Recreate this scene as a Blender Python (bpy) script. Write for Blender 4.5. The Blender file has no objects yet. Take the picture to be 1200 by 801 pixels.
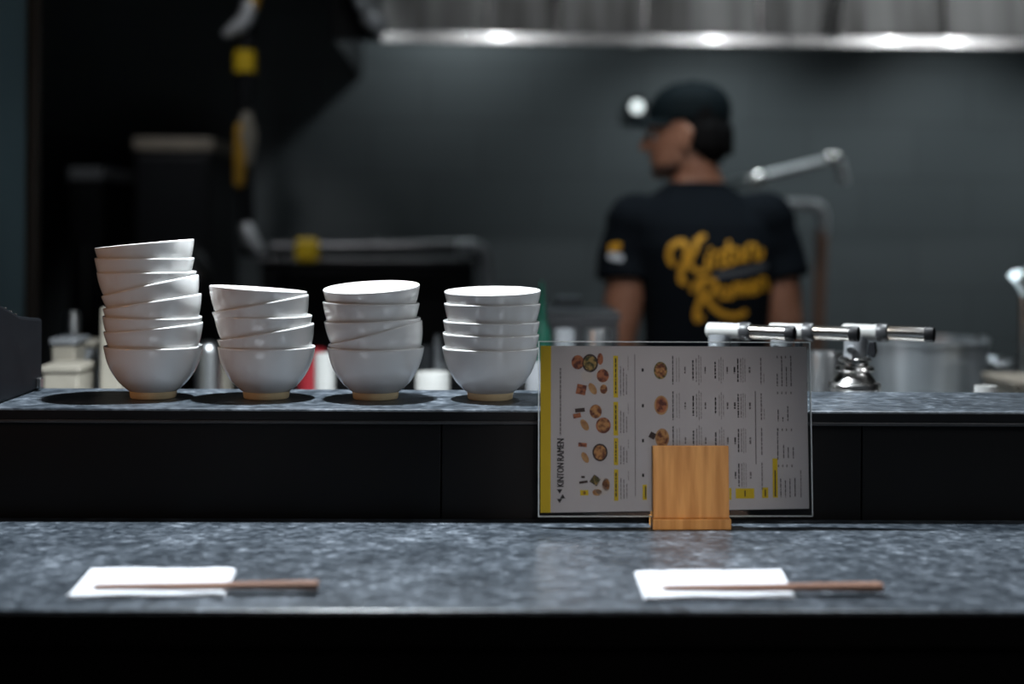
import bpy, bmesh, math, random
from mathutils import Vector, Matrix
from mathutils.bvhtree import BVHTree

random.seed(7)
SC = bpy.context.scene
COL = SC.collection
PI = math.pi
rad = math.radians

# ------------------------------------------------------------------ camera
F = 1667.0                       # focal length in pixels of the 1200 px wide frame
CAMZ = 1.40
RC = Matrix.Rotation(rad(-1.27), 4, 'Z') @ Matrix.Rotation(rad(90), 4, 'X') @ Matrix.Rotation(rad(0.40), 4, 'Z')
cam = bpy.data.cameras.new('camera')
camo = bpy.data.objects.new('camera', cam)
COL.objects.link(camo)
camo.matrix_world = Matrix.Translation((0, 0, CAMZ)) @ RC
cam.sensor_width = 36.0
cam.lens = F / 1200 * 36
cam.shift_y = -130.5 / 1200
cam.clip_start = 0.05
cam.dof.use_dof = True
cam.dof.focus_distance = 1.66
cam.dof.aperture_fstop = 1.95
SC.camera = camo
SC.view_settings.view_transform = 'Standard'
SC.view_settings.look = 'None'
SC.view_settings.exposure = 0


def at(px, py, Y):
    """world point seen at pixel (px,py) on the plane y = Y"""
    d = RC.to_3x3() @ Vector(((px - 600) / F, -(py - 270) / F, -1))
    t = Y / d.y
    return Vector((d.x * t, Y, CAMZ + d.z * t))


def atz(px, py, z):
    d = RC.to_3x3() @ Vector(((px - 600) / F, -(py - 270) / F, -1))
    t = (z - CAMZ) / d.z
    return Vector((d.x * t, d.y * t, z))


# ------------------------------------------------------------------ materials
def mat(name, col, rough=0.5, metal=0.0, var=0.0, scale=20.0, stretch=(1, 1, 1), bump=0.0, col2=None, spec=0.5,
        emit=None, estr=0.0, detail=4.0, coat=0.0, ramp=(0.35, 0.65), trans=0.0, rough2=None):
    m = bpy.data.materials.new(name)
    m.use_nodes = True
    nt = m.node_tree
    b = nt.nodes['Principled BSDF']
    b.inputs['Roughness'].default_value = rough
    b.inputs['Metallic'].default_value = metal
    b.inputs['Specular IOR Level'].default_value = spec
    b.inputs['Coat Weight'].default_value = coat
    b.inputs['Coat Roughness'].default_value = 0.08
    c1 = tuple(col) + (1,)
    if col2 is None:
        col2 = tuple(min(1, c * (1 - var)) for c in col)
    c2 = tuple(col2) + (1,)
    tc = nt.nodes.new('ShaderNodeTexCoord')
    mp = nt.nodes.new('ShaderNodeMapping')
    mp.inputs['Scale'].default_value = stretch
    nz = nt.nodes.new('ShaderNodeTexNoise')
    nz.inputs['Scale'].default_value = scale
    nz.inputs['Detail'].default_value = detail
    cr = nt.nodes.new('ShaderNodeValToRGB')
    cr.color_ramp.elements[0].position = ramp[0]
    cr.color_ramp.elements[1].position = ramp[1]
    cr.color_ramp.elements[0].color = c2
    cr.color_ramp.elements[1].color = c1
    L = nt.links.new
    L(tc.outputs['Object'], mp.inputs['Vector'])
    L(mp.outputs['Vector'], nz.inputs['Vector'])
    L(nz.outputs['Fac'], cr.inputs['Fac'])
    L(cr.outputs['Color'], b.inputs['Base Color'])
    if bump:
        bp = nt.nodes.new('ShaderNodeBump')
        bp.inputs['Strength'].default_value = bump
        bp.inputs['Distance'].default_value = 0.002
        L(nz.outputs['Fac'], bp.inputs['Height'])
        L(bp.outputs['Normal'], b.inputs['Normal'])
    if rough2 is not None:
        mr = nt.nodes.new('ShaderNodeMapRange')
        mr.inputs['To Min'].default_value = rough
        mr.inputs['To Max'].default_value = rough2
        L(nz.outputs['Fac'], mr.inputs['Value'])
        L(mr.outputs['Result'], b.inputs['Roughness'])
    if emit is not None:
        b.inputs['Emission Color'].default_value = tuple(emit) + (1,)
        b.inputs['Emission Strength'].default_value = estr
    return m


def stone_mat():
    m = bpy.data.materials.new('dark_stone')
    m.use_nodes = True
    nt = m.node_tree
    b = nt.nodes['Principled BSDF']
    L = nt.links.new
    tc = nt.nodes.new('ShaderNodeTexCoord')
    vo = nt.nodes.new('ShaderNodeTexVoronoi')
    vo.inputs['Scale'].default_value = 130
    n1 = nt.nodes.new('ShaderNodeTexNoise')
    n1.inputs['Scale'].default_value = 62
    n1.inputs['Detail'].default_value = 6
    n1.inputs['Roughness'].default_value = 0.65
    n2 = nt.nodes.new('ShaderNodeTexNoise')
    n2.inputs['Scale'].default_value = 11
    n2.inputs['Detail'].default_value = 3
    cr = nt.nodes.new('ShaderNodeValToRGB')
    e = cr.color_ramp.elements
    e[0].position = 0.37
    e[0].color = (0.013, 0.018, 0.024, 1)
    e[1].position = 0.70
    e[1].color = (0.17, 0.193, 0.22, 1)
    k = e.new(0.50)
    k.color = (0.036, 0.045, 0.055, 1)
    k = e.new(0.60)
    k.color = (0.070, 0.083, 0.099, 1)
    mx = nt.nodes.new('ShaderNodeMix')
    mx.data_type = 'FLOAT'
    mx.inputs[0].default_value = 0.35
    L(tc.outputs['Object'], vo.inputs['Vector'])
    L(tc.outputs['Object'], n1.inputs['Vector'])
    L(tc.outputs['Object'], n2.inputs['Vector'])
    L(n1.outputs['Fac'], mx.inputs[2])
    L(n2.outputs['Fac'], mx.inputs[3])
    sep = nt.nodes.new('ShaderNodeSeparateColor')
    L(vo.outputs['Color'], sep.inputs['Color'])
    ad = nt.nodes.new('ShaderNodeMath')
    ad.operation = 'MULTIPLY_ADD'
    ad.inputs[1].default_value = 0.16
    L(sep.outputs[0], ad.inputs[0])
    sb = nt.nodes.new('ShaderNodeMath')
    sb.operation = 'SUBTRACT'
    sb.inputs[1].default_value = 0.08
    L(mx.outputs[0], sb.inputs[0])
    L(sb.outputs[0], ad.inputs[2])
    L(ad.outputs[0], cr.inputs['Fac'])
    L(cr.outputs['Color'], b.inputs['Base Color'])
    b.inputs['Roughness'].default_value = 0.22
    mr = nt.nodes.new('ShaderNodeMapRange')
    mr.inputs['To Min'].default_value = 0.26
    mr.inputs['To Max'].default_value = 0.48
    L(n1.outputs['Fac'], mr.inputs['Value'])
    L(mr.outputs['Result'], b.inputs['Roughness'])
    return m


def tile_mat():
    m = bpy.data.materials.new('dark_grey_tile')
    m.use_nodes = True
    nt = m.node_tree
    b = nt.nodes['Principled BSDF']
    L = nt.links.new
    tc = nt.nodes.new('ShaderNodeTexCoord')
    mp = nt.nodes.new('ShaderNodeMapping')
    mp.inputs['Rotation'].default_value = (rad(90), 0, 0)
    br = nt.nodes.new('ShaderNodeTexBrick')
    br.inputs['Scale'].default_value = 1.0
    br.inputs['Brick Width'].default_value = 0.40
    br.inputs['Row Height'].default_value = 0.20
    br.inputs['Mortar Size'].default_value = 0.004
    br.inputs['Color1'].default_value = (0.115, 0.130, 0.137, 1)
    br.inputs['Color2'].default_value = (0.105, 0.120, 0.127, 1)
    br.inputs['Mortar'].default_value = (0.085, 0.095, 0.10, 1)
    L(tc.outputs['Object'], mp.inputs['Vector'])
    L(mp.outputs['Vector'], br.inputs['Vector'])
    L(br.outputs['Color'], b.inputs['Base Color'])
    b.inputs['Roughness'].default_value = 0.55
    return m


def acrylic_mat():
    m = bpy.data.materials.new('clear_acrylic')
    m.use_nodes = True
    nt = m.node_tree
    nt.nodes.remove(nt.nodes['Principled BSDF'])
    out = nt.nodes['Material Output']
    L = nt.links.new
    tr = nt.nodes.new('ShaderNodeBsdfTransparent')
    tr.inputs['Color'].default_value = (0.97, 0.98, 0.98, 1)
    gl = nt.nodes.new('ShaderNodeBsdfGlossy')
    gl.inputs['Roughness'].default_value = 0.06
    fr = nt.nodes.new('ShaderNodeFresnel')
    fr.inputs['IOR'].default_value = 1.45
    mx = nt.nodes.new('ShaderNodeMixShader')
    L(fr.outputs['Fac'], mx.inputs['Fac'])
    L(tr.outputs['BSDF'], mx.inputs[1])
    L(gl.outputs['BSDF'], mx.inputs[2])
    L(mx.outputs['Shader'], out.inputs['Surface'])
    return m


M = {}
M['stone'] = stone_mat()
M['tile'] = tile_mat()
M['acrylic'] = acrylic_mat()
M['acrylic_edge'] = mat('acrylic_edge', (0.75, 0.8, 0.8), 0.25, spec=0.8)
M['black_panel'] = mat('black_panel', (0.0042, 0.0038, 0.0038), 0.5, var=0.3, scale=3, stretch=(1, 1, 6), spec=0.25)
M['black_edge'] = mat('black_counter_edge', (0.003, 0.0022, 0.002), 0.6, var=0.5, scale=6, spec=0.12)
M['black_metal'] = mat('black_metal', (0.007, 0.007, 0.008), 0.45, var=0.3, scale=5, spec=0.3)
M['black_plastic'] = mat('black_plastic', (0.011, 0.012, 0.014), 0.4, var=0.2, scale=30, spec=0.35)
M['grey_trim'] = mat('grey_trim', (0.06, 0.06, 0.062), 0.35, var=0.2)
M['porcelain'] = mat('white_porcelain', (0.80, 0.80, 0.79), 0.13, var=0.03, scale=6, coat=0.4)
M['foot'] = mat('cream_foot', (0.74, 0.60, 0.36), 0.6, var=0.15, scale=40)  # cream tone on the foot rings
M['steel'] = mat('brushed_steel', (0.58, 0.60, 0.61), 0.33, 1.0, var=0.25, scale=8, stretch=(6, 6, 0.4))
M['hood_steel'] = mat('hood_steel', (0.52, 0.52, 0.51), 0.42, 0.85, col2=(0.10, 0.095, 0.09), scale=4.2, stretch=(1.8, 1, 0.06), rough2=0.55, ramp=(0.38, 0.62))  # streaky reflections put into the base colour
M['pot_steel'] = mat('pot_steel', (0.66, 0.69, 0.71), 0.40, 0.8, col2=(0.42, 0.45, 0.47), scale=9, stretch=(2.2, 2.2, 0.02), ramp=(0.42, 0.58))  # vertical highlights streaked into the base colour
M['lip_steel'] = mat('lip_steel', (0.62, 0.60, 0.59), 0.27, 1.0, var=0.2, scale=4, coat=1.0)
M['chrome'] = mat('chrome', (0.82, 0.81, 0.79), 0.27, 1.0, var=0.1, scale=10)
M['dark_steel'] = mat('dark_steel', (0.16, 0.16, 0.165), 0.4, 0.9, var=0.3, scale=8)
M['burnt_steel'] = mat('heat_tinted_steel', (0.62, 0.60, 0.57), 0.2, 1.0, col2=(0.30, 0.22, 0.14), scale=26)
M['satin'] = mat('satin_steel', (0.62, 0.64, 0.66), 0.5, 0.5, var=0.15, scale=9)
M['copper'] = mat('brown_copper', (0.40, 0.215, 0.145), 0.55, 0.1, var=0.3, scale=12)
M['wood'] = mat('light_bamboo', (0.68, 0.345, 0.105), 0.42, col2=(0.50, 0.225, 0.055), scale=60, stretch=(2.2, 2.2, 0.04), detail=3)
M['chop'] = mat('brown_wood', (0.34, 0.19, 0.13), 0.5, col2=(0.20, 0.10, 0.065), scale=90, stretch=(0.06, 1, 1))
M['napkin'] = mat('white_paper_napkin', (0.60, 0.61, 0.64), 0.85, var=0.06, scale=50, bump=0.15)
M['paper'] = mat('menu_paper', (0.66, 0.63, 0.64), 0.7, var=0.02, scale=30)
M['yellow_ink'] = mat('yellow_ink', (0.80, 0.58, 0.01), 0.6, var=0.05)
M['dark_ink'] = mat('dark_ink', (0.03, 0.028, 0.03), 0.7, var=0.1)
M['grey_ink'] = mat('grey_ink', (0.22, 0.20, 0.20), 0.7, var=0.2, scale=200)
M['pale_ink'] = mat('pale_grey_ink', (0.40, 0.375, 0.375), 0.7, var=0.15, scale=300)
M['broth'] = mat('dish_orange_brown', (0.62, 0.30, 0.10), 0.6, col2=(0.17, 0.05, 0.02), scale=190, ramp=(0.42, 0.58))
M['broth_red'] = mat('dish_red_brown', (0.50, 0.17, 0.07), 0.6, col2=(0.14, 0.035, 0.02), scale=190, ramp=(0.42, 0.58))
M['greens'] = mat('dish_olive', (0.50, 0.33, 0.10), 0.6, col2=(0.07, 0.07, 0.02), scale=190, ramp=(0.42, 0.58))
M['tan_food'] = mat('dish_tan', (0.62, 0.37, 0.16), 0.6, col2=(0.42, 0.2, 0.08), scale=190)
M['dish_dark'] = mat('dish_dark_rim', (0.06, 0.035, 0.03), 0.6, var=0.2)
M['dish_white'] = mat('dish_white_rim', (0.72, 0.66, 0.62), 0.6, var=0.1)
M['skin'] = mat('skin', (0.44, 0.205, 0.125), 0.5, var=0.15, scale=9)
M['shirt'] = mat('black_cotton', (0.004, 0.006, 0.009), 0.85, var=0.3, scale=120, bump=0.2, spec=0.12)
M['trousers'] = mat('dark_trousers', (0.02, 0.021, 0.025), 0.9, var=0.3, scale=120)
M['cap'] = mat('black_cap', (0.004, 0.009, 0.011), 0.75, var=0.3, scale=120, spec=0.15)
M['hair'] = mat('black_hair', (0.004, 0.003, 0.003), 0.75, var=0.5, scale=60, stretch=(1, 1, 0.1), bump=0.5, spec=0.12)
M['eye'] = mat('eye_white', (0.7, 0.68, 0.65), 0.2)
M['shoe'] = mat('black_shoe', (0.015, 0.015, 0.015), 0.6)
M['orange_print'] = mat('orange_print', (0.72, 0.34, 0.012), 0.7, var=0.1, scale=60)
M['grey_print'] = mat('grey_print', (0.075, 0.08, 0.09), 0.7, var=0.1)
M['white_print'] = mat('white_print', (0.6, 0.6, 0.62), 0.7, var=0.1)
M['yellow'] = mat('yellow_plastic', (0.78, 0.53, 0.02), 0.45, var=0.1, scale=20)
M['amber'] = mat('amber_plastic', (0.55, 0.30, 0.03), 0.5, var=0.2, scale=20)
M['beige'] = mat('beige_plastic', (0.30, 0.275, 0.225), 0.5, var=0.15, scale=14)
M['tan_strip'] = mat('tan_lit_edge_and_lid', (0.30, 0.26, 0.21), 0.5, var=0.2, scale=14)  # light on a cabinet's top put into the tan; also a lid
M['white_plastic'] = mat('white_plastic', (0.66, 0.66, 0.64), 0.35, var=0.06, scale=14)
M['grey_plastic'] = mat('grey_plastic', (0.20, 0.21, 0.22), 0.45, var=0.2, scale=14)
M['red'] = mat('red_plastic', (0.35, 0.02, 0.03), 0.4, var=0.2, scale=14)
M['green'] = mat('green_plastic', (0.012, 0.11, 0.07), 0.4, var=0.2, scale=14)
M['pillar'] = mat('blue_grey_paint', (0.11, 0.17, 0.19), 0.6, var=0.12, scale=3)
M['brown_trim'] = mat('dark_brown_trim', (0.035, 0.022, 0.014), 0.5, var=0.3, scale=6, stretch=(1, 1, 0.1))
M['floor'] = mat('dark_floor', (0.05, 0.05, 0.052), 0.5, var=0.3, scale=6)
M['ceiling'] = mat('black_ceiling', (0.02, 0.02, 0.02), 0.9, var=0.2, scale=4)
M['dark_wall'] = mat('black_wall', (0.012, 0.012, 0.012), 0.7, var=0.3, scale=4)
M['torch_white'] = mat('off_white_plastic', (0.42, 0.42, 0.40), 0.35, var=0.1, scale=30)
M['torch_ring'] = mat('dark_grey_ring', (0.035, 0.036, 0.038), 0.4, var=0.2)
M['register'] = mat('black_register', (0.006, 0.0065, 0.008), 0.45, var=0.2, scale=30, spec=0.08)
M['stubble'] = mat('dark_stubble', (0.09, 0.045, 0.03), 0.8, var=0.3, scale=60)
M['bright_dome'] = mat('bright_spot_dome', (0.9, 0.95, 0.95), 0.3, emit=(0.9, 1.0, 1.0), estr=1.3)


# ------------------------------------------------------------------ mesh helpers
def mesh_obj(name, bm, m, parent=None, smooth=False, bevel=0.0, auto=None):
    me = bpy.data.meshes.new(name)
    bmesh.ops.recalc_face_normals(bm, faces=bm.faces[:])
    bm.to_mesh(me)
    bm.free()
    if m is not None:
        me.materials.append(m)
    o = bpy.data.objects.new(name, me)
    COL.objects.link(o)
    if smooth:
        for p in me.polygons:
            p.use_smooth = True
        if auto is not None:
            try:
                me.set_sharp_from_angle(angle=rad(auto))
            except Exception:
                pass
    if bevel:
        b = o.modifiers.new('bevel', 'BEVEL')
        b.width = bevel
        b.segments = 2
        b.limit_method = 'ANGLE'
    if parent is not None:
        o.parent = parent
        o.matrix_parent_inverse = parent_world(parent).inverted()
    return o


def parent_world(p):
    w = Matrix.LocRotScale(p.location, p.rotation_euler, p.scale)
    if p.parent is not None:
        w = parent_world(p.parent) @ p.matrix_parent_inverse @ w
    return w


def empty(name, loc, rz=0.0):
    o = bpy.data.objects.new(name, None)
    o.empty_display_size = 0.05
    COL.objects.link(o)
    o.location = loc
    o.rotation_euler = (0, 0, rz)
    return o


def tag(o, label, cat, group=None, kind=None):
    o['label'] = label
    o['category'] = cat
    if group:
        o['group'] = group
    if kind:
        o['kind'] = kind
    return o


def struct(o):
    o['kind'] = 'structure'
    return o


def add_box(bm, x0, x1, y0, y1, z0, z1, mx=None):
    vs = [Vector((x, y, z)) for z in (z0, z1) for y in (y0, y1) for x in (x0, x1)]
    if mx is not None:
        vs = [mx @ v for v in vs]
    v = [bm.verts.new(p) for p in vs]
    for f in ((0, 2, 3, 1), (4, 5, 7, 6), (0, 1, 5, 4), (2, 6, 7, 3), (0, 4, 6, 2), (1, 3, 7, 5)):
        bm.faces.new([v[i] for i in f])


def box(name, x0, x1, y0, y1, z0, z1, m, parent=None, bevel=0.0, mx=None):
    bm = bmesh.new()
    add_box(bm, x0, x1, y0, y1, z0, z1, mx)
    return mesh_obj(name, bm, m, parent, bevel=bevel)


def add_rings(bm, rings, cap0=True, cap1=True):
    """rings: list of lists of points (same count)"""
    vr = [[bm.verts.new(p) for p in r] for r in rings]
    n = len(vr[0])
    for a, b in zip(vr, vr[1:]):
        for i in range(n):
            bm.faces.new((a[i], a[(i + 1) % n], b[(i + 1) % n], b[i]))
    if cap0:
        bm.faces.new(vr[0][::-1])
    if cap1:
        bm.faces.new(vr[-1])


def circ(c, u, v, ru, rv, n=20):
    return [c + u * (ru * math.cos(2 * PI * i / n)) + v * (rv * math.sin(2 * PI * i / n)) for i in range(n)]


X, Y_, Z = Vector((1, 0, 0)), Vector((0, 1, 0)), Vector((0, 0, 1))


def add_lathe(bm, prof, c=Vector((0, 0, 0)), n=48, axis=Z, closed=False):
    """prof: list of (r, h) along axis from point c"""
    axis = axis.normalized()
    u = axis.orthogonal().normalized()
    if abs(axis.z) > 0.99:
        u = X.copy()
    v = axis.cross(u)
    prev = None
    first = None
    for r, h in prof:
        p = c + axis * h
        if r < 1e-6:
            cur = [bm.verts.new(p)]
        else:
            cur = [bm.verts.new(q) for q in circ(p, u, v, r, r, n)]
        if prev is not None:
            join(bm, prev, cur, n)
        else:
            first = cur
        prev = cur
    if closed:
        join(bm, prev, first, n)


def join(bm, a, b, n):
    if len(a) == 1 and len(b) == 1:
        return
    for i in range(n):
        j = (i + 1) % n
        if len(a) == 1:
            bm.faces.new((a[0], b[j], b[i]))
        elif len(b) == 1:
            bm.faces.new((a[i], a[j], b[0]))
        else:
            bm.faces.new((a[i], a[j], b[j], b[i]))


def lathe(name, prof, c, m, parent=None, n=48, axis=Z, auto=35, closed=False):
    bm = bmesh.new()
    add_lathe(bm, prof, Vector(c), n, axis, closed)
    return mesh_obj(name, bm, m, parent, smooth=True, auto=auto)


def add_tube(bm, pts, radii, n=12, capped=True):
    pts = [Vector(p) for p in pts]
    if not hasattr(radii, '__len__'):
        radii = [radii] * len(pts)
    rings = []
    ref = None
    for i, p in enumerate(pts):
        d = (pts[min(i + 1, len(pts) - 1)] - pts[max(i - 1, 0)]).normalized()
        if ref is None:
            ref = d.orthogonal().normalized()
        ref = (ref - d * ref.dot(d))
        ref = ref.normalized() if ref.length > 1e-6 else d.orthogonal().normalized()
        rings.append(circ(p, ref, d.cross(ref), radii[i], radii[i], n))
    add_rings(bm, rings, capped, capped)


def add_capsule(bm, pts, radii, n=14):
    """tube with rounded ends"""
    pts = [Vector(p) for p in pts]
    radii = list(radii)
    d0 = (pts[0] - pts[1]).normalized()
    d1 = (pts[-1] - pts[-2]).normalized()
    P, R = [], []
    for k in (0.98, 0.7, 0.35):
        P.append(pts[0] + d0 * radii[0] * k)
        R.append(radii[0] * math.sqrt(1 - k * k))
    P += pts
    R += radii
    for k in (0.35, 0.7, 0.98):
        P.append(pts[-1] + d1 * radii[-1] * k)
        R.append(radii[-1] * math.sqrt(1 - k * k))
    add_tube(bm, P, R, n)


def tube(name, pts, radii, m, parent=None, n=14):
    bm = bmesh.new()
    add_tube(bm, pts, radii, n)
    return mesh_obj(name, bm, m, parent, smooth=True, auto=50)


def bend(pts, r, seg=6):
    """round the corners of a polyline"""
    pts = [Vector(p) for p in pts]
    out = [pts[0]]
    for a, b, c in zip(pts, pts[1:], pts[2:]):
        d0 = (a - b).normalized()
        d1 = (c - b).normalized()
        rr = min(r, (a - b).length * 0.49, (c - b).length * 0.49)
        p0, p1 = b + d0 * rr, b + d1 * rr
        for i in range(seg + 1):
            t = i / seg
            out.append(p0 * (1 - t) ** 2 + b * (2 * t * (1 - t)) + p1 * t * t)
    out.append(pts[-1])
    return out


def fuse(bm, voxel, smooth_iter=6, factor=0.5):
    """one continuous surface out of overlapping closed volumes"""
    me = bpy.data.meshes.new('tmp')
    bmesh.ops.recalc_face_normals(bm, faces=bm.faces[:])
    bm.to_mesh(me)
    bm.free()
    o = bpy.data.objects.new('tmp', me)
    COL.objects.link(o)
    r = o.modifiers.new('r', 'REMESH')
    r.mode = 'VOXEL'
    r.voxel_size = voxel
    s = o.modifiers.new('s', 'SMOOTH')
    s.iterations = smooth_iter
    s.factor = factor
    dg = bpy.context.evaluated_depsgraph_get()
    dg.update()
    res = bpy.data.meshes.new_from_object(o.evaluated_get(dg))
    bm2 = bmesh.new()
    bm2.from_mesh(res)
    bpy.data.objects.remove(o)
    bpy.data.meshes.remove(me)
    bpy.data.meshes.remove(res)
    return bm2


# ------------------------------------------------------------------ setting
WALL_Y = 5.2
struct(box('floor', -4, 4, -1.5, WALL_Y + 0.1, -0.1, 0, M['floor']))
struct(box('ceiling', -4, 4, -1.5, WALL_Y + 0.1, 3.0, 3.1, M['ceiling']))
struct(box('wall_back', -4, 4, WALL_Y, WALL_Y + 0.1, 0, 3.0, M['tile']))
struct(box('wall_left', -4.1, -4, -1.5, WALL_Y + 0.1, 0, 3.0, M['dark_wall']))
struct(box('wall_right', 4, 4.1, -1.5, WALL_Y + 0.1, 0, 3.0, M['dark_wall']))
# partition wall at the left of the opening
pe = at(42, 200, 3.0)
struct(box('wall_partition', -2.6, pe.x - 0.02, 3.0, 3.03, 0, 3.0, M['pillar']))
struct(box('trim_partition', pe.x - 0.02, pe.x, 2.995, 3.035, 0, 3.0, M['brown_trim'], bevel=0.003))

# ------------------------------------------------------------------ bar counter and raised shelf
CZ = 1.075
RISER_Y, SHELF_F, SHELF_B = 1.604, 1.598, 1.795
SZ = 1.1987
FRONT_Y = 1.2175
bc = tag(empty('bar_counter', (0, 1.41, 0)), 'lower dark speckled stone bar counter with black front edge', 'counter')
box('countertop', -2.2, 2.2, FRONT_Y, RISER_Y, CZ - 0.03, CZ, M['stone'], bc, bevel=0.0015)
box('front_edge', -2.2, 2.2, FRONT_Y + 0.003, FRONT_Y + 0.06, CZ - 0.16, CZ - 0.0305, M['black_edge'], bc, bevel=0.002)
box('front_panel', -2.2, 2.2, FRONT_Y + 0.25, FRONT_Y + 0.30, 0, CZ - 0.0305, M['black_panel'], bc)
box('counter_edge_band', -2.2, 2.2, FRONT_Y - 0.002, FRONT_Y - 0.0002, CZ - 0.031, CZ - 0.003, M['black_edge'], bc)

rs = tag(empty('raised_shelf', (0, 1.70, 0)), 'narrow raised stone shelf on black riser, holding the bowl stacks', 'shelf')
box('stone_top', -2.2, 2.2, SHELF_F, SHELF_B, SZ - 0.012, SZ, M['stone'], rs, bevel=0.0022)
box('edge_strip', -2.2, 2.2, SHELF_F - 0.0015, SHELF_F - 0.0002, SZ - 0.012, SZ - 0.0024, M['black_metal'], rs)
box('edge_trim', -2.2, 2.2, SHELF_F - 0.001, SHELF_F + 0.02, SZ - 0.0165, SZ - 0.0125, M['grey_trim'], rs, bevel=0.001)
seams = [-2.2, at(60, 550, RISER_Y).x - 0.45, at(517, 550, RISER_Y).x, at(1010, 550, RISER_Y).x, 2.2]
for a, b in zip(seams, seams[1:]):
    box('riser_panel', a + 0.0008, b - 0.0008, RISER_Y + 0.001, RISER_Y + 0.02, CZ - 0.03, SZ - 0.017, M['black_panel'], rs, bevel=0.0008)
box('shelf_body', -2.2, 2.2, RISER_Y + 0.021, SHELF_B - 0.01, 0.0, SZ - 0.013, M['black_panel'], rs)

# ------------------------------------------------------------------ bowls
BY = 1.700
outer = [(0.0262, 0.0075), (0.0300, 0.0098), (0.0362, 0.0152), (0.0430, 0.0225), (0.0498, 0.0335), (0.0541, 0.0445), (0.0566, 0.0545), (0.0577, 0.0605)]
inner = [(0.0575, 0.0615), (0.0566, 0.0613), (0.0552, 0.0548), (0.0525, 0.0445), (0.0482, 0.0340), (0.0412, 0.0235), (0.034, 0.0167), (0.026, 0.0128), (0.014, 0.0115), (0, 0.0112)]


def smooth_prof(p, k=3):
    out = []
    n = len(p)
    for i in range(n - 1):
        p0, p1, p2, p3 = p[max(i - 1, 0)], p[i], p[i + 1], p[min(i + 2, n - 1)]
        for j in range(k):
            t = j / k
            q = []
            for c in (0, 1):
                a, b, c_, d = p0[c], p1[c], p2[c], p3[c]
                q.append(0.5 * (2 * b + (c_ - a) * t + (2 * a - 5 * b + 4 * c_ - d) * t * t + (3 * b - a - 3 * c_ + d) * t ** 3))
            out.append((max(q[0], 0), q[1]))
    out.append(p[-1])
    return out


RIMZ = 0.0615
bprof = [(0, 0.0075)] + smooth_prof(outer) + smooth_prof(inner)
bprof = [(r, h - RIMZ) for r, h in bprof]           # origin at the rim's centre


def make_bowl():
    o = lathe('ramen_bowl', bprof, (0, 0, 0), M['porcelain'], n=72, auto=60)
    f = lathe('foot_ring', [(0.0205, 0.008 - RIMZ), (0.0205, 0.001 - RIMZ), (0.0212, -RIMZ), (0.0258, -RIMZ), (0.0268, 0.001 - RIMZ), (0.0274, 0.0055 - RIMZ), (0.0280, 0.0095 - RIMZ), (0.024, 0.0095 - RIMZ)],
              (0, 0, 0), M['foot'], o, n=48, auto=40, closed=True)
    return o, f


bowl0, foot0 = make_bowl()
# each stack from the bottom up: rim left pixel, rim right pixel, lean towards the camera in degrees
stacks = [
    ('tall leftmost stack', [
        ((123.6, 407.6), (236.3, 406.5), 0.5), ((124, 388), (235.8, 377.5), 0), ((123.6, 369.6), (234, 371), 0), ((123.6, 361), (233.7, 344), 0),
        ((122, 346.5), (230, 322), 0), ((115.7, 318.5), (228.5, 317.7), 0), ((113, 302), (226.4, 302), 0), ((112.6, 291), (226.4, 280), 0)]),
    ('second stack from left', [
        ((257.5, 411), (367.5, 408), 0.5), ((257, 397), (366, 379), 0), ((253.5, 369), (364, 369.5), 0), ((250, 365), (360.5, 345), 0), ((246, 334), (359.6, 342), -1)]),
    ('third stack from left', [
        ((386, 409), (495, 410), 0.5), ((385, 403), (494.2, 375), -1), ((381.5, 376), (491.5, 372), 0), ((379, 353), (491, 355), 0), ((380.5, 338.5), (490, 333.5), 5)]),
    ('rightmost stack beside menu', [
        ((520, 410), (629.5, 410.3), 0.5), ((520.5, 389.5), (630, 391.6), 0), ((521.7, 375), (630, 376.5), 0), ((522.8, 355), (631, 355.5), 0), ((522.4, 341), (632, 340), 3)]),
]
ORD = {8: ['bottom', 'second from bottom', 'third from bottom', 'fourth from bottom', 'fifth from bottom', 'sixth from bottom', 'second from top', 'topmost'],
       5: ['bottom', 'second from bottom', 'middle', 'second from top', 'topmost']}
LOOK = {0: 'resting on the stone', 1: 'nested'}
first = True
for sname, bs in stacks:
    for k, (lp, rp, lean) in enumerate(bs):
        if first:
            o, f = bowl0, foot0
            first = False
        else:
            o, f = bowl0.copy(), foot0.copy()
            COL.objects.link(o)
            COL.objects.link(f)
            f.parent = o
        a, b = at(lp[0], lp[1], BY), at(rp[0], rp[1], BY)
        c = (a + b) / 2
        ang = math.atan2(b.z - a.z, b.x - a.x)
        if k == 0:
            ang *= 0.0
            lean = 0
            c.z = SZ + RIMZ + 0.0003
        o.location = c
        o.rotation_euler = (Matrix.Rotation(-ang, 3, 'Y') @ Matrix.Rotation(rad(lean), 3, 'X') @ Matrix.Rotation(random.uniform(0, 6.28), 3, 'Z')).to_euler()
        tilt = 'level' if abs(ang) < 0.06 else ('tilted' if ang > 0 else 'slightly tilted')
        tag(o, f"{tilt} white porcelain bowl, {ORD[len(bs)][k]} in {sname}", 'bowl', 'white bowls stacked on the stone shelf')

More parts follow.
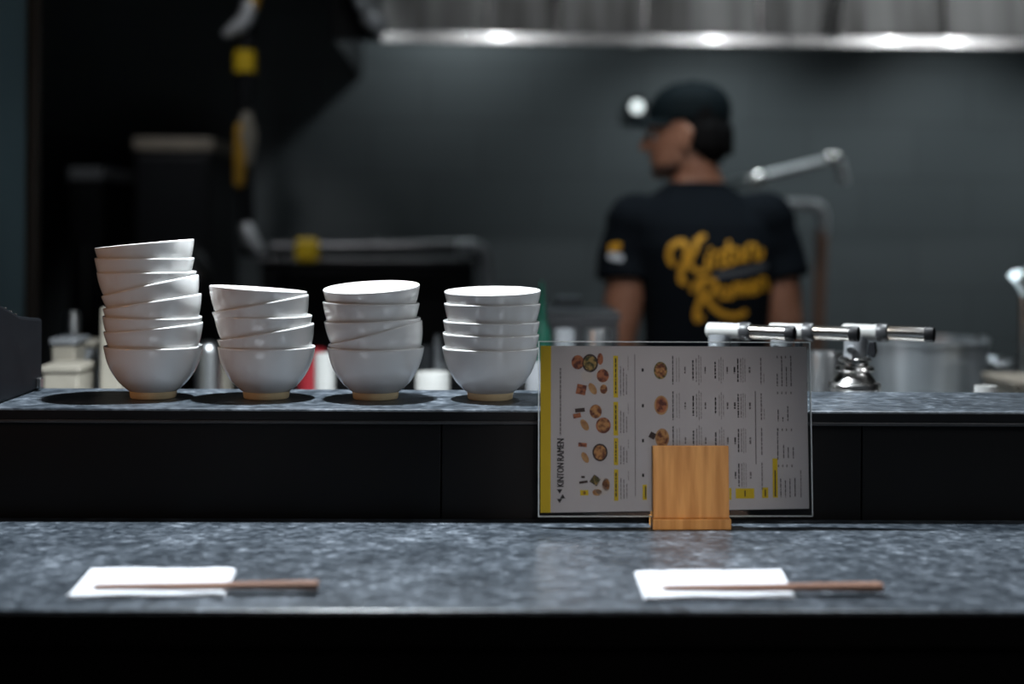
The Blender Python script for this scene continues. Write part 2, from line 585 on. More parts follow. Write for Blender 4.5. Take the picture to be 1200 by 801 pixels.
# ------------------------------------------------------------------ wooden stand with menu
YAW = rad(1.2)
s0 = at(811, 620, 1.546)
stand = tag(empty('wooden_menu_stand', (s0.x, 1.546, CZ + 0.0002), YAW), 'light wood block stand with square front panel gripping the menu', 'stand')
SM = Matrix.Translation(stand.location) @ Matrix.Rotation(YAW, 4, 'Z')
LEAN = rad(-5)
box('base', -0.0432, 0.0432, 0, 0.028, 0, 0.0115, M['wood'], stand, 0.0008, SM)
LM = SM @ Matrix.Translation((0, 0.006, 0.0116)) @ Matrix.Rotation(LEAN, 4, 'X')
box('front_panel', -0.042, 0.042, -0.001, 0.007, 0.0, 0.0785, M['wood'], stand, 0.0008, LM)
box('back_panel', -0.042, 0.042, 0.0125, 0.0185, 0.001, 0.030, M['wood'], stand, 0.0008, LM)

# menu, leaning back in the stand
MS = 1668.0 / 1.562              # pixels per metre on the sheet
mp = SM @ Matrix.Translation((0, 0.006, 0.0125)) @ Matrix.Rotation(LEAN, 4, 'X')
MX = mp @ Matrix.Translation((0, 0.0074, 0.0))
menu = tag(empty('menu', mp.translation.copy(), YAW), 'landscape printed noodle menu in clear acrylic holder standing on counter', 'menu')


def ml(px, py, dy=0.0):
    """pixel on the sheet -> world"""
    return MX @ Vector(((px - 809.0) / MS * 1.003, dy, (606.5 - py) / MS * 0.986))


bm = bmesh.new()
xa, xb, zt = (632 - 809.0) / MS * 1.003, (953.5 - 809.0) / MS * 1.003, (606.5 - 399.8) / MS * 0.986
T = 0.0012
add_box(bm, xa, xb, 0, T, 0, zt, MX)
add_box(bm, xa, xb, 0.0026, 0.0026 + T, 0, zt, MX)
ac = mesh_obj('acrylic_sleeve', bm, M['acrylic'], menu)
bm = bmesh.new()
e = 0.0009
add_box(bm, xa - e, xa, 0, 0.0038, 0, zt, MX)
add_box(bm, xb, xb + e, 0, 0.0038, 0, zt, MX)
add_box(bm, xa - e, xb + e, 0, 0.0038, zt, zt + e, MX)
add_box(bm, xa - e, xb + e, 0, 0.0038, -e * 0.3, e, MX)
mesh_obj('acrylic_edge', bm, M['acrylic_edge'], menu)


def poly_px(bm, pts, dy):
    vs = [bm.verts.new(ml(x, y, dy)) for x, y in pts]
    bm.faces.new(vs)


def rect_px(bm, x0, x1, y0, y1, dy):
    poly_px(bm, [(x0, y1), (x1, y1), (x1, y0), (x0, y0)], dy)


bm = bmesh.new()
q = [(633.5, 602), (950.5, 597.5), (950, 404.5), (633.5, 404.5)]
f_ = [bm.verts.new(ml(x, y, 0.0018)) for x, y in q]
g_ = [bm.verts.new(ml(x, y, 0.0021)) for x, y in q]
bm.faces.new(f_)
bm.faces.new(g_[::-1])
for i in range(4):
    bm.faces.new((f_[i], g_[i], g_[(i + 1) % 4], f_[(i + 1) % 4]))
sheet = mesh_obj('menu_sheet', bm, M['paper'], menu)
D1, D2, D3 = 0.00165, 0.00150, 0.00138
bm = bmesh.new()
poly_px(bm, [(633.5, 602), (645.5, 601.8), (646, 404.5), (633.5, 404.5)], D1)
mesh_obj('yellow_side_band', bm, M['yellow_ink'], sheet)
for (x0, x1, y0, y1) in ((719.5, 725, 416, 466), (719.5, 725, 471, 511), (719.8, 725, 514, 546), (720, 725, 551, 588), (753.5, 758.5, 569, 587),
                         (856, 858.5, 573, 587), (863.5, 885.5, 573.5, 585.5), (894.8, 902, 572.5, 585), (907.5, 913.5, 538, 584.5)):
    bm = bmesh.new()
    rect_px(bm, x0, x1, y0, y1, D1)
    mesh_obj('yellow_label', bm, M['yellow_ink'], sheet)

# logo triangles and name, read from the bottom up
bm = bmesh.new()
for (cx, cy, up) in ((656, 588.2, 0), (659.6, 582.6, 1), (656, 577.0, 0)):
    if up:
        poly_px(bm, [(cx - 3.2, cy + 2.6), (cx + 3.2, cy + 2.6), (cx, cy - 2.6)], D2)
    else:
        poly_px(bm, [(cx - 3.2, cy - 2.6), (cx, cy + 2.6), (cx + 3.2, cy - 2.6)], D2)
mesh_obj('logo_triangles', bm, M['dark_ink'], sheet)


def text_mesh(s, size):
    cu = bpy.data.curves.new('t', 'FONT')
    cu.body = s
    cu.size = size
    cu.resolution_u = 3
    o = bpy.data.objects.new('t', cu)
    COL.objects.link(o)
    dg = bpy.context.evaluated_depsgraph_get()
    dg.update()
    me = bpy.data.meshes.new_from_object(o.evaluated_get(dg))
    bm = bmesh.new()
    bm.from_mesh(me)
    bpy.data.objects.remove(o)
    bpy.data.curves.remove(cu)
    bpy.data.meshes.remove(me)
    return bm


def letters(s, x_base, y_start, length, height, m, name, dy=D2, bold=0.0):
    """text running up the sheet: baseline at pixel x_base, from y_start upwards"""
    bm = text_mesh(s, 1.0)
    xs = [v.co.x for v in bm.verts]
    ys = [v.co.y for v in bm.verts]
    w, h = max(xs) - min(xs), max(ys) - min(ys)
    x0, y0 = min(xs), min(ys)
    src = [v.co.copy() for v in bm.verts]
    for v, c in zip(bm.verts, src):
        v.co = ml(x_base - (c.y - y0) / h * height, y_start - (c.x - x0) / w * length, dy)
    if bold:
        geo = bm.faces[:]
        r = bmesh.ops.duplicate(bm, geom=bm.verts[:] + bm.edges[:] + bm.faces[:])
        off = ml(0, 0) - ml(0, bold)
        for v in [g for g in r['geom'] if isinstance(g, bmesh.types.BMVert)]:
            v.co += off + (ml(0, 0, -0.00004) - ml(0, 0, 0))
    return mesh_obj(name, bm, m, sheet)


letters('KINTON', 661, 571.6, 27.6, 8.0, M['dark_ink'], 'name_lettering', bold=0.7)
letters('RAMEN', 661, 541.2, 26, 8.0, M['dark_ink'], 'name_lettering', bold=0.7)

# text columns: runs of small illegible words (lines run up the sheet)
bmd, bmg, bmp = bmesh.new(), bmesh.new(), bmesh.new()
rt = random.Random(3)


def line(bm, x, y0, y1, w, solid=False):
    if solid:
        rect_px(bm, x - w / 2, x + w / 2, y0, y1, D2)
        return
    y = y0
    while y < y1:
        l = rt.uniform(2.0, 6.5)
        rect_px(bm, x - w / 2, x + w / 2, y, min(y + l, y1), D2)
        y += l + 0.9


line(bmg, 657, 431, 511, 1.6)
line(bmg, 745, 414, 583, 0.8, True)
for (a, b) in ((417, 464), (473, 508), (516, 545), (553, 586)):
    line(bmd, 722.3, a + 2, b - 3, 1.5)
    ln = b - a
    line(bmg, 728, a + ln * .25, b, 1.1)
    line(bmg, 731.5, a + ln * .3, b, 1.1)
    line(bmg, 735, a + ln * .45, b - 1, 1.0)
    line(bmp, 737, a, a + ln * .35, 1.0)
for cy in (433, 475.5, 517, 558):
    right = cy > 520
    rect_px(bmd, 753, 755.5, cy - 2, cy + 2, D2)
    cols = [(790, 17, 1.3, bmd), (794.5, 14, 1.0, bmp), (797.5, 15, 1.0, bmp), (804.5, 4, 1.6, bmg), (814, 12, 1.6, bmd), (818, 14, 1.0, bmg), (821, 18, 1.2, bmp), (823.5, 16, 1, bmp),
            (828.5, 4, 1.6, bmg), (840.5, 10, 1.6, bmd), (845, 13, 1.0, bmp), (847.5, 16, 1.1, bmp), (850, 13, 1.0, bmp), (854.8, 4, 1.8, bmg), (863.5, 4, 1.8, bmd), (867.5, 14, 1.5, bmd),
            (871, 14, 1.0, bmg), (873.5, 15, 1.0, bmp), (876, 14, 1.0, bmp), (881.5, 4, 2.0, bmg)]
    for (x, h, w, b) in cols:
        if right and x < 858:
            continue
        line(b, x, cy - h, cy + h, w)
    line(bmg, 895, cy - 15, cy + 17, 1.4)
    if cy < 500:
        line(bmp, 898.5, cy + 4, cy + 16, 1.0)
line(bmg, 888, 458, 545, 1.1, True)
for (x, a, b) in ((914.5, 437, 452), (920, 417, 452), (925.5, 429, 452), (931, 416, 452), (915, 480, 494), (920.5, 489, 494), (926.5, 476, 494),
                  (914, 502, 540), (921, 522, 538), (926.5, 525, 538), (932.5, 525, 538), (917, 562, 584), (922.5, 564, 584), (928, 562, 584), (934, 561, 583), (941, 552, 585)):
    line(bmd if x < 940 else bmg, x, a, b, 1.1)
for x in (911, 916, 921, 927):
    for y in (417, 460, 504, 547):
        rect_px(bmg, x + 3, x + 4.3, y - 1.5, y + 1.5, D2)
for (x, a, b) in ((757, 571, 585), (874.5, 576, 583), (898.6, 575, 583), (910.5, 552, 583)):
    rect_px(bmd, x - 0.7, x + 0.7, a, b, D2)
mesh_obj('menu_text', bmd, M['dark_ink'], sheet)
mesh_obj('menu_text', bmg, M['grey_ink'], sheet)
mesh_obj('menu_text', bmp, M['pale_ink'], sheet)


def dish(cx, cy, rx, ry, m, rim=None, rot=0.0, square=False):
    def shape(ax, ay, dy, col, par, nm):
        bm = bmesh.new()
        pts = []
        n = 4 if square else 22
        for i in range(n):
            a = 2 * PI * i / n + (PI / 4 if square else 0)
            k = 1.3 if square else 1.0
            x, y = ax * k * math.cos(a), ay * k * math.sin(a)
            pts.append((cx + x * math.cos(rot) - y * math.sin(rot), cy + x * math.sin(rot) + y * math.cos(rot)))
        poly_px(bm, pts, dy)
        return mesh_obj(nm, bm, col, par)
    if rim:
        shape(rx, ry, D2, rim, sheet, 'dish_picture')
        shape(rx * 0.8, ry * 0.8, D3, m, sheet, 'dish_picture')
    else:
        shape(rx, ry, D2, m, sheet, 'dish_picture')


W_, K_ = M['dish_white'], M['dish_dark']
dish(677.5, 424, 7.5, 8.5, M['broth_red'])
dish(692, 425, 9.5, 11, M['greens'], K_)
dish(704, 420, 3.5, 7, M['broth_red'])
dish(688, 440, 6.5, 7, W_)
dish(707, 440, 9, 10, M['broth_red'], W_)
dish(681.5, 456.5, 6.2, 6.5, M['broth_red'], None, 0.2, True)
dish(695, 455.5, 4, 7.5, M['tan_food'], None, -0.5)
dish(708, 456, 5.5, 7, M['broth'], W_)
dish(680, 481, 6.2, 2.6, K_, None, -0.1, True)
dish(676.5, 487.5, 5, 3, M['broth_red'], None, -0.2, True)
dish(698.5, 482.5, 7.2, 8.2, M['broth'])
dish(707.5, 499, 8.8, 9.5, M['broth'], M['broth_red'])
dish(685.5, 498.5, 4, 7.5, M['tan_food'], None, -0.55)
dish(683, 522, 5.5, 2.6, M['broth_red'], None, 0.1, True)
dish(703.5, 531, 9, 10.5, M['broth'], K_)
dish(686, 537, 3.6, 7, M['tan_food'], None, -0.5)
dish(683.5, 560, 2.4, 1.4, K_, None, 0, True)
dish(684, 566, 5.4, 1.6, K_, None, -0.15, True)
dish(685, 578.5, 5.2, 3.4, M['yellow_ink'], None, 0, True)
dish(685, 578.5, 1.6, 2.0, M['broth'])
dish(706, 571, 9.5, 10.5, W_)
dish(710.5, 569, 4.5, 7.5, M['broth'])
dish(700, 578, 5.5, 4, M['tan_food'])
dish(698, 564, 5.5, 5.5, M['greens'], K_, 0.6, True)
dish(775.5, 433.5, 8, 10.5, M['broth'], M['greens'])
dish(776, 475, 8.3, 11.5, M['broth_red'], M['tan_food'])
dish(777, 514, 8.3, 11.5, M['broth'], M['tan_food'])
dish(765.5, 511, 4, 4, K_, None, 0.5, True)

# ------------------------------------------------------------------ napkins and chopsticks
def napkin(corners, label):
    pts = [atz(x, y, CZ) for x, y in corners]          # back-left, back-right, front-right, front-left
    c = sum(pts, Vector()) / 4
    root = empty('paper_napkin', c)
    tag(root, label, 'napkin', 'folded paper napkins on the counter')
    rr = random.Random(len(label))
    for layer in range(3):
        bm = bmesh.new()
        nu, nv = 16, 6
        z0 = CZ + 0.0006 + 0.0011 * layer
        sh = 0.004 * layer
        grid = []
        for j in range(nv + 1):
            row = []
            for i in range(nu + 1):
                u, v = i / nu, j / nv
                p = (pts[0] * (1 - u) + pts[1] * u) * (1 - v) + (pts[3] * (1 - u) + pts[2] * u) * v
                p = c + (p - c) * (1.0 - 0.012 * layer)
                edge = max(abs(u - .5), abs(v - .5)) * 2
                p.z = z0 + 0.0011 * max(0, edge - .6) * (1 + math.sin(u * 11 + layer * 2)) + 0.0002
                if j in (0, nv):
                    p.y += rr.uniform(-0.0006, 0.0006) * (1 + layer)
                row.append(p)
            grid.append(row)
        top = [[bm.verts.new(p + Vector((0, 0, 0.0008))) for p in r] for r in grid]
        bot = [[bm.verts.new(p) for p in r] for r in grid]
        for j in range(nv):
            for i in range(nu):
                bm.faces.new((top[j][i], top[j + 1][i], top[j + 1][i + 1], top[j][i + 1]))
                bm.faces.new((bot[j][i], bot[j][i + 1], bot[j + 1][i + 1], bot[j + 1][i]))
        for i in range(nu):
            bm.faces.new((top[0][i], top[0][i + 1], bot[0][i + 1], bot[0][i]))
            bm.faces.new((top[nv][i], bot[nv][i], bot[nv][i + 1], top[nv][i + 1]))
        for j in range(nv):
            bm.faces.new((top[j][0], bot[j][0], bot[j + 1][0], top[j + 1][0]))
            bm.faces.new((top[j][nu], top[j + 1][nu], bot[j + 1][nu], bot[j][nu]))
        mesh_obj('folded_sheet', bm, M['napkin'], root, smooth=True, auto=40)
    return root


napkin([(106, 669.5), (277, 670), (263, 700.5), (78, 703)], 'white folded paper napkin lying on counter below the bowl stacks')
napkin([(743, 673), (917, 671.5), (932, 702.5), (755, 704.5)], 'white folded paper napkin lying on counter in front of the menu stand')


def chopsticks(tip, end, label):
    zt = CZ + 0.0062
    a, b = atz(tip[0], tip[1], zt), atz(end[0], end[1], CZ + 0.0075)
    d = (b - a).normalized()
    side = Vector((-d.y, d.x, 0)).normalized()
    up = side.cross(d) * -1
    if up.z < 0:
        up = -up
    root = empty('chopsticks', a.lerp(b, 0.5))
    tag(root, label, 'chopsticks', 'chopstick pairs laid over napkins')
    for sgn in (-1, 1):
        bm = bmesh.new()
        rings = []
        for t, hw, hh in ((0, .0009, .0009), (0.02, .0013, .0013), (0.5, .0022, .0023), (0.985, .0031, .0036), (1.0, .0027, .0032)):
            p = a.lerp(b, t) + side * sgn * (0.0012 + 0.0021 * t)
            # squared section with chamfers
            ring = []
            for (cx, cy) in ((1, .55), (.55, 1), (-.55, 1), (-1, .55), (-1, -.55), (-.55, -1), (.55, -1), (1, -.55)):
                ring.append(p + side * hw * cx + up * hh * cy)
            rings.append(ring)
        add_rings(bm, rings)
        mesh_obj('stick', bm, M['chop'], root)


chopsticks((110, 686.5), (373, 685.5), 'brown wooden chopstick pair lying across the napkin below the bowls')
chopsticks((776, 688), (1034, 687.5), 'brown wooden chopstick pair lying across the napkin before the menu')

# ------------------------------------------------------------------ kitchen side: prep counter
PZ = 1.02
pc = tag(empty('prep_counter', (0.2, 2.45, 0)), 'kitchen work counter directly behind the raised shelf', 'counter')
box('worktop', -0.98, 2.3, 1.83, 3.05, PZ - 0.04, PZ, M['steel'], pc, 0.003)
box('cabinet_body', -0.95, 2.27, 1.88, 3.0, 0.0, PZ - 0.041, M['dark_steel'], pc)

# black box at the left end of the shelf
bxr = at(48, 454, 1.78).x
bx = tag(empty('register_box', (bxr - 0.09, 1.70, SZ)), 'black box with sloping top and small silver latch on shelf end', 'box')
bm = bmesh.new()
xs = (bxr - 0.20, bxr)
prof = [(1.612, SZ + 0.0003), (1.785, SZ + 0.0003), (1.785, SZ + 0.088), (1.70, SZ + 0.096), (1.612, SZ + 0.118)]
ra = [Vector((xs[0], y, z)) for y, z in prof]
rb = [Vector((xs[1], y, z)) for y, z in prof]
add_rings(bm, [ra, rb])
mesh_obj('body', bm, M['register'], bx, bevel=0.004)
lt = at(38, 449, 1.765)
box('latch', bxr + 0.0002, bxr + 0.006, lt.y - 0.006, lt.y + 0.006, SZ + 0.004, SZ + 0.016, M['chrome'], bx, 0.001)
bm = bmesh.new()
for i in range(3):
    y = 1.66 + i * 0.018
    zz = SZ + 0.096 + (1.70 - y) / (1.70 - 1.612) * 0.022
    add_box(bm, xs[0] + 0.11, xs[1] - 0.004, y, y + 0.004, zz + 0.0004, zz + 0.002)
mesh_obj('silver_strips', bm, M['chrome'], bx)

# ------------------------------------------------------------------ torches
TY = 1.895


def make_torch():
    """gas torch head on a canister; origin at the canister's base, nozzle along +x"""
    root = empty('gas_torch', (0, 0, 0))
    H = 0.182
    lathe('gas_canister', [(0, 0), (0.031, 0), (0.033, 0.003), (0.0335, 0.006), (0.033, 0.009), (0.033, H - 0.012), (0.0345, H - 0.010), (0.0345, H - 0.004), (0.033, H - 0.002), (0.029, H - 0.001),
                           (0.0255, H + 0.004), (0.021, H + 0.009), (0.0205, H + 0.012), (0.017, H + 0.0125), (0, H + 0.0125)], (0, 0, 0), M['chrome'], root)
    lathe('collar', [(0.0185, H + 0.0128), (0.0245, H + 0.0128), (0.026, H + 0.015), (0.0245, H + 0.019), (0.0185, H + 0.021), (0.0178, H + 0.0245), (0.0215, H + 0.026), (0.0222, H + 0.0285), (0.020, H + 0.031), (0.0165, H + 0.0325), (0, H + 0.0325)],
          (0, 0, 0), M['chrome'], root)
    zc = H + 0.0655
    bm = bmesh.new()
    rings = []
    for (z, rx, ry, ox) in ((H + 0.0328, .015, .013, 0), (H + 0.045, .0145, .0125, 0), (H + 0.054, .016, .012, 0.001), (H + 0.060, .0185, .0115, 0.002)):
        rings.append(circ(Vector((ox, 0, z)), X, Y_, rx, ry, 20))
    add_rings(bm, rings)
    mesh_obj('neck', bm, M['grey_plastic'], root, smooth=True, auto=50)
    lathe('head_body', [(0, -0.0175), (0.0075, -0.0175), (0.0098, -0.0155), (0.0103, -0.011), (0.0103, 0.026), (0.0108, 0.0265), (0.0108, 0.030), (0, 0.030)], (0, 0, zc), M['torch_white'], root, axis=X, n=32)
    rg = lathe('dark_ring', [(0.0102, 0.0302), (0.0116, 0.0302), (0.0122, 0.032), (0.0122, 0.042), (0.0113, 0.044), (0.0100, 0.044)], (0, 0, zc), M['torch_ring'], root, axis=X, n=32, closed=True)
    tb = lathe('nozzle_tube', [(0.0070, 0.0445), (0.0094, 0.0445), (0.0096, 0.048), (0.0096, 0.095), (0.0091, 0.095), (0.0088, 0.094), (0.0088, 0.052), (0.0070, 0.050)], (0, 0, zc), M['burnt_steel'], root, axis=X, n=32, closed=True)
    lathe('burner_tip', [(0.0086, 0.073), (0.0086, 0.0925), (0.0100, 0.0925), (0.0102, 0.1025), (0.0094, 0.104), (0.0080, 0.1035), (0.0076, 0.0975), (0.004, 0.0945), (0.0038, 0.077)], (0, 0, zc), M['black_metal'], tb, axis=X, n=32, closed=True)
    # trigger under the head
    bm = bmesh.new()
    add_rings(bm, [[Vector((x, y, z)) for (x, z) in pr] for y, pr in ((-0.005, ((0.018, zc - 0.030), (0.026, zc - 0.034), (0.029, zc - 0.026), (0.027, zc - 0.0125), (0.019, zc - 0.0125))),
                                                                       (0.005, ((0.018, zc - 0.030), (0.026, zc - 0.034), (0.029, zc - 0.026), (0.027, zc - 0.0125), (0.019, zc - 0.0125))))])
    mesh_obj('trigger', bm, M['black_plastic'], root, bevel=0.001)
    lathe('gas_knob', [(0, 0.0145), (0.005, 0.0145), (0.0056, 0.016), (0.0056, 0.022), (0.004, 0.0235), (0, 0.0235)], (0, -0.0005, H + 0.043), M['grey_plastic'], root, axis=Y_ * -1, n=20)
    return root


def children(o):
    return [c for c in bpy.data.objects if c.parent == o]


def copy_tree(o, parent=None):
    c = o.copy()
    COL.objects.link(c)
    if parent is not None:
        c.parent = parent
    for ch in children(o):
        copy_tree(ch, c)
    return c


t0 = make_torch()
tl = [(1002, 391.5, 'gas torch with white body and steel nozzle, rightmost of three, beside stock pot'),
      (916, 391.5, 'gas torch with white body and steel nozzle, middle of the three torches'),
      (843, 391.0, 'gas torch with white body and steel nozzle, leftmost of three, above menu edge')]
for i, (px, py, lab) in enumerate(tl):
    o = t0 if i == 0 else copy_tree(t0)
    p = at(px, py, TY + 0.004 * i)
    o.location = (p.x, p.y, PZ + 0.0004)
    o.rotation_euler = (0, 0, rad(-30))
    tag(o, lab, 'torch', 'gas torches lined up behind the shelf')
TORCH_Z = at(1000, 391.5, TY).z
# the row stands on a low steel tray so that the heads clear the shelf
lift = TORCH_Z - (0.182 + 0.0655) - PZ
if lift > 0.004:
    tx0, tx1 = at(836, 391, TY).x - 0.06, at(1000, 391, TY).x + 0.06
    tag(box('steel_tray', tx0, tx1, TY - 0.05, TY + 0.06, PZ + 0.0002, PZ + lift - 0.0003, M['steel'], None, 0.002), 'low steel tray under the three gas torches', 'tray')
    for o in bpy.data.objects:
        if o.name.startswith('gas_torch'):
            o.location.z = PZ + lift

# ------------------------------------------------------------------ things behind the shelf
def cyl_thing(name, px, pyt, Y, wpx, m, label, cat, zbase=PZ, prof=None, group=None):
    """lathed thing standing on the prep counter, its top at pixel row pyt"""
    p = at(px, pyt, Y)
    r = wpx * Y / F / 2
    h = p.z - zbase
    prof = prof or [(0, 0), (0.92, 0), (1, 0.03), (1, 0.97), (0.95, 1.0), (0.88, 1.0), (0.86, 0.95), (0, 0.93)]
    o = lathe(name, [(a * r, b * h) for a, b in prof], (p.x, Y, zbase + 0.0003), m, n=40)
    return tag(o, label, cat, group)


def box_thing(name, x0, x1, pyt, Y, dep, m, label, cat, zbase=PZ, lid=None, lidh=0.012, group=None):
    a, b = at(x0, pyt, Y), at(x1, pyt, Y)
    top = (a.z + b.z) / 2
    r = empty(name, ((a.x + b.x) / 2, Y + dep / 2, zbase))
    box('body', a.x, b.x, Y, Y + dep, zbase + 0.0003, top - (lidh if lid else 0), m, r, 0.004)
    if lid:
        box('lid', a.x - 0.003, b.x + 0.003, Y - 0.003, Y + dep + 0.003, top - lidh + 0.0004, top, lid, r, 0.003)
    return tag(r, label, cat, group)


bottle_prof = [(0, 0), (0.9, 0), (1, 0.02), (1, 0.62), (0.92, 0.68), (0.5, 0.74), (0.42, 0.76), (0.40, 0.84), (0.22, 0.97), (0.16, 1.0), (0, 1.0)]
box_thing('plastic_box', 50, 92, 428, 2.25, 0.10, M['beige'], 'pale box low behind shelf beside the black register', 'box', lid=M['beige'])
box_thing('plastic_container', 60, 88, 396, 2.34, 0.08, M['beige'], 'upright beige container behind the pale box', 'container', lid=M['grey_plastic'])
box_thing('plastic_container', 90, 114, 399, 2.40, 0.08, M['grey_plastic'], 'grey container next to the beige container', 'container', lid=M['beige'])
box_thing('cardboard_carton', 117, 142, 360, 2.30, 0.09, M['beige'], 'tall beige carton half hidden behind the leftmost bowls', 'carton')
cyl_thing('steel_shaker', 84, 364, 2.62, 22, M['steel'], 'steel shaker with bright cap above the beige containers', 'shaker', prof=[(0, 0), (1, 0), (1, .8), (.9, .84), (.9, .95), (.7, 1), (0, 1)])
cyl_thing('steel_canister', 244, 398, 2.5, 30, M['steel'], 'steel canister between the first and second bowl stacks', 'canister', prof=[(0, 0), (1, 0), (1, .88), (.9, .94), (.6, .98), (0, 1)])
cyl_thing('sauce_jar', 256, 424, 2.65, 34, M['beige'], 'beige sauce jar low between the first two bowl stacks', 'jar')
cyl_thing('red_jar', 366, 408, 2.6, 32, M['red'], 'dark red jar between second and third bowl stacks', 'jar')
cyl_thing('white_cup', 381, 414, 2.45, 24, M['torch_white'], 'white cup between second and third bowl stacks', 'cup')
cyl_thing('squeeze_bottle', 512, 392, 2.75, 26, M['grey_plastic'], 'grey squeeze bottle between third and fourth bowl stacks', 'bottle', prof=bottle_prof)
cyl_thing('black_jar', 498, 405, 2.6, 22, M['black_plastic'], 'small black jar beside the grey squeeze bottle', 'jar')
cyl_thing('white_ramekin', 507, 436, 2.35, 40, M['torch_white'], 'white ramekin low between third and fourth bowl stacks', 'ramekin')
cyl_thing('white_canister', 630, 424, 2.3, 26, M['grey_plastic'], 'pale grey canister between rightmost bowls and the menu', 'canister')
cyl_thing('green_bottle', 635, 330, 2.62, 22, M['green'], 'green bottle behind the rightmost bowl stack', 'bottle', prof=bottle_prof)
box_thing('steel_tray', 642, 725, 365, 2.75, 0.22, M['dark_steel'], 'steel tray left of the cook', 'tray', lid=M['dark_steel'], lidh=0.02)
box_thing('grey_container', 652, 682, 348, 2.98, 0.06, M['grey_plastic'], 'grey container standing behind the steel tray', 'container')
cyl_thing('glass_jar', 662, 385, 2.45, 24, M['grey_plastic'], 'grey jar in front of the steel tray', 'jar')
cyl_thing('steel_cup', 700, 386, 2.45, 30, M['steel'], 'small steel cup by the cook, above the menu', 'cup')
cyl_thing('steel_cup', 965, 412, 2.2, 44, M['steel'], 'steel cup behind the middle gas torch', 'cup')

# stock pot
pp = at(1080, 396, 2.80)
pr = 148 * 2.80 / F / 2
pot = tag(empty('stock_pot', (pp.x, 2.80, PZ)), 'large stainless stock pot behind the gas torches', 'pot')
ph = pp.z - PZ
lathe('pot_body', [(0, 0), (pr * .97, 0), (pr, .006), (pr, ph - .006), (pr + .006, ph - .004), (pr + .006, ph), (pr - .002, ph), (pr - .004, ph - .01), (pr - .004, .01), (0, .008)], (pp.x, 2.80, PZ + .0004), M['pot_steel'], pot, n=64)
for sg in (-1, 1):
    hx = pp.x + sg * (pr + 0.002)
    tube('handle', bend([(hx, 2.80 - 0.05, PZ + ph * .72), (hx + sg * 0.045, 2.80 - 0.05, PZ + ph * .74), (hx + sg * 0.045, 2.80 + 0.05, PZ + ph * .74), (hx, 2.80 + 0.05, PZ + ph * .72)], 0.02), 0.006, M['steel'], pot)
ld = tag(empty('ladle', pp), 'steel ladle leaning out of the stock pot', 'ladle')
la, lb = at(1120, 470, 2.80), at(1152, 402, 2.74)
la.z = PZ + 0.05
tube('ladle_handle', [la, lb], [0.006, 0.007], M['steel'], ld)
tube('grip', [lb - (lb - la).normalized() * 0.03, lb + (lb - la).normalized() * 0.012], 0.013, M['steel'], ld)
lathe('ladle_cup', [(0, 0), (.03, .004), (.042, .02), (.044, .034), (.042, .034), (.04, .02), (.028, .007), (0, .003)], (la.x, la.y, PZ + 0.02), M['steel'], ld, n=28)
# right side of the worktop
box_thing('wooden_cutting_block', 1190, 1290, 447, 2.45, 0.16, M['beige'], 'pale beige block at the right behind the shelf', 'block', lid=M['tan_strip'])
cyl_thing('white_dish', 1155, 452, 2.0, 26, M['white_plastic'], 'small white dish edge right of the stock pot', 'dish')
tp = at(1200, 440, 2.9)
tap = tag(empty('lever_tap', (tp.x, 2.9, PZ)), 'steel lever tap at the right edge', 'tap')
lathe('tap_base', [(0, 0), (.03, 0), (.03, .01), (.018, .02), (.016, .10), (0, .105)], (tp.x, 2.9, PZ + .0004), M['chrome'], tap, n=24)
ta, tb_ = at(1200, 400, 2.9), at(1196, 330, 2.9)
tube('tap_column', bend([(tp.x, 2.9, PZ + .09), (ta.x, 2.9, tb_.z + 0.03), (tp.x + 0.08, 2.9, tb_.z + 0.035), (tp.x + 0.08, 2.9, tb_.z - 0.02)], 0.03), 0.011, M['chrome'], tap)
tube('lever', [at(1203, 345, 2.9), at(1190, 322, 2.87)], [0.012, 0.015], M['chrome'], tap)

# ------------------------------------------------------------------ back counter, cooker line, hood
BZ = 0.95
b2 = tag(empty('back_counter', (0.3, 4.7, 0)), 'steel cooking line along the dark back wall', 'counter')
box('worktop', -0.80, 2.9, 4.15, 5.19, BZ - 0.04, BZ, M['dark_steel'], b2, 0.003)
box('cabinet_body', -0.78, 2.87, 4.2, 5.15, 0, BZ - 0.041, M['black_metal'], b2)

# black griddle unit with steel rail
gx0, gx1 = at(306, 300, 4.3).x, at(556, 300, 4.3).x
gz = at(430, 302, 4.3).z
gr = tag(empty('black_cooker', ((gx0 + gx1) / 2, 4.5, BZ)), 'black cooker block with steel rail and yellow valve', 'cooker')
box('cooker_body', gx0, gx1, 4.3, 4.8, BZ + 0.0004, gz - 0.02, M['black_metal'], gr, 0.006)
box('cooker_top', gx0 - .01, gx1 + .01, 4.29, 4.81, gz - 0.0195, gz - 0.002, M['dark_steel'], gr, 0.004)
rp = [at(318, 291, 4.22), at(566, 289, 4.22), at(571, 345, 4.22)]
rail = tube('rail', bend(rp, 0.06, 8), 0.021, M['dark_steel'], gr)
tube('rail_elbow', bend([at(535, 289.5, 4.22), at(567, 289.5, 4.22), at(571, 340, 4.22)], 0.06, 8), 0.0225, M['satin'], rail)
for px in (330, 545):
    a = at(px, 291, 4.22)
    tube('rail_bracket', [a, (a.x, 4.30, a.z - 0.03)], 0.009, M['steel'], rail)
a, b = at(347, 279, 4.19), at(374, 307, 4.19)
vk = box('valve_handle', a.x, b.x, 4.165, 4.20, b.z, a.z, M['yellow'], gr, 0.012)
a = at(440, 278, 4.3)
lathe('control_knob', [(0, 0), (.02, 0), (.022, .01), (.018, .05), (.012, .055), (0, .055)], (a.x, 4.36, gz - 0.001), M['steel'], gr, n=24)

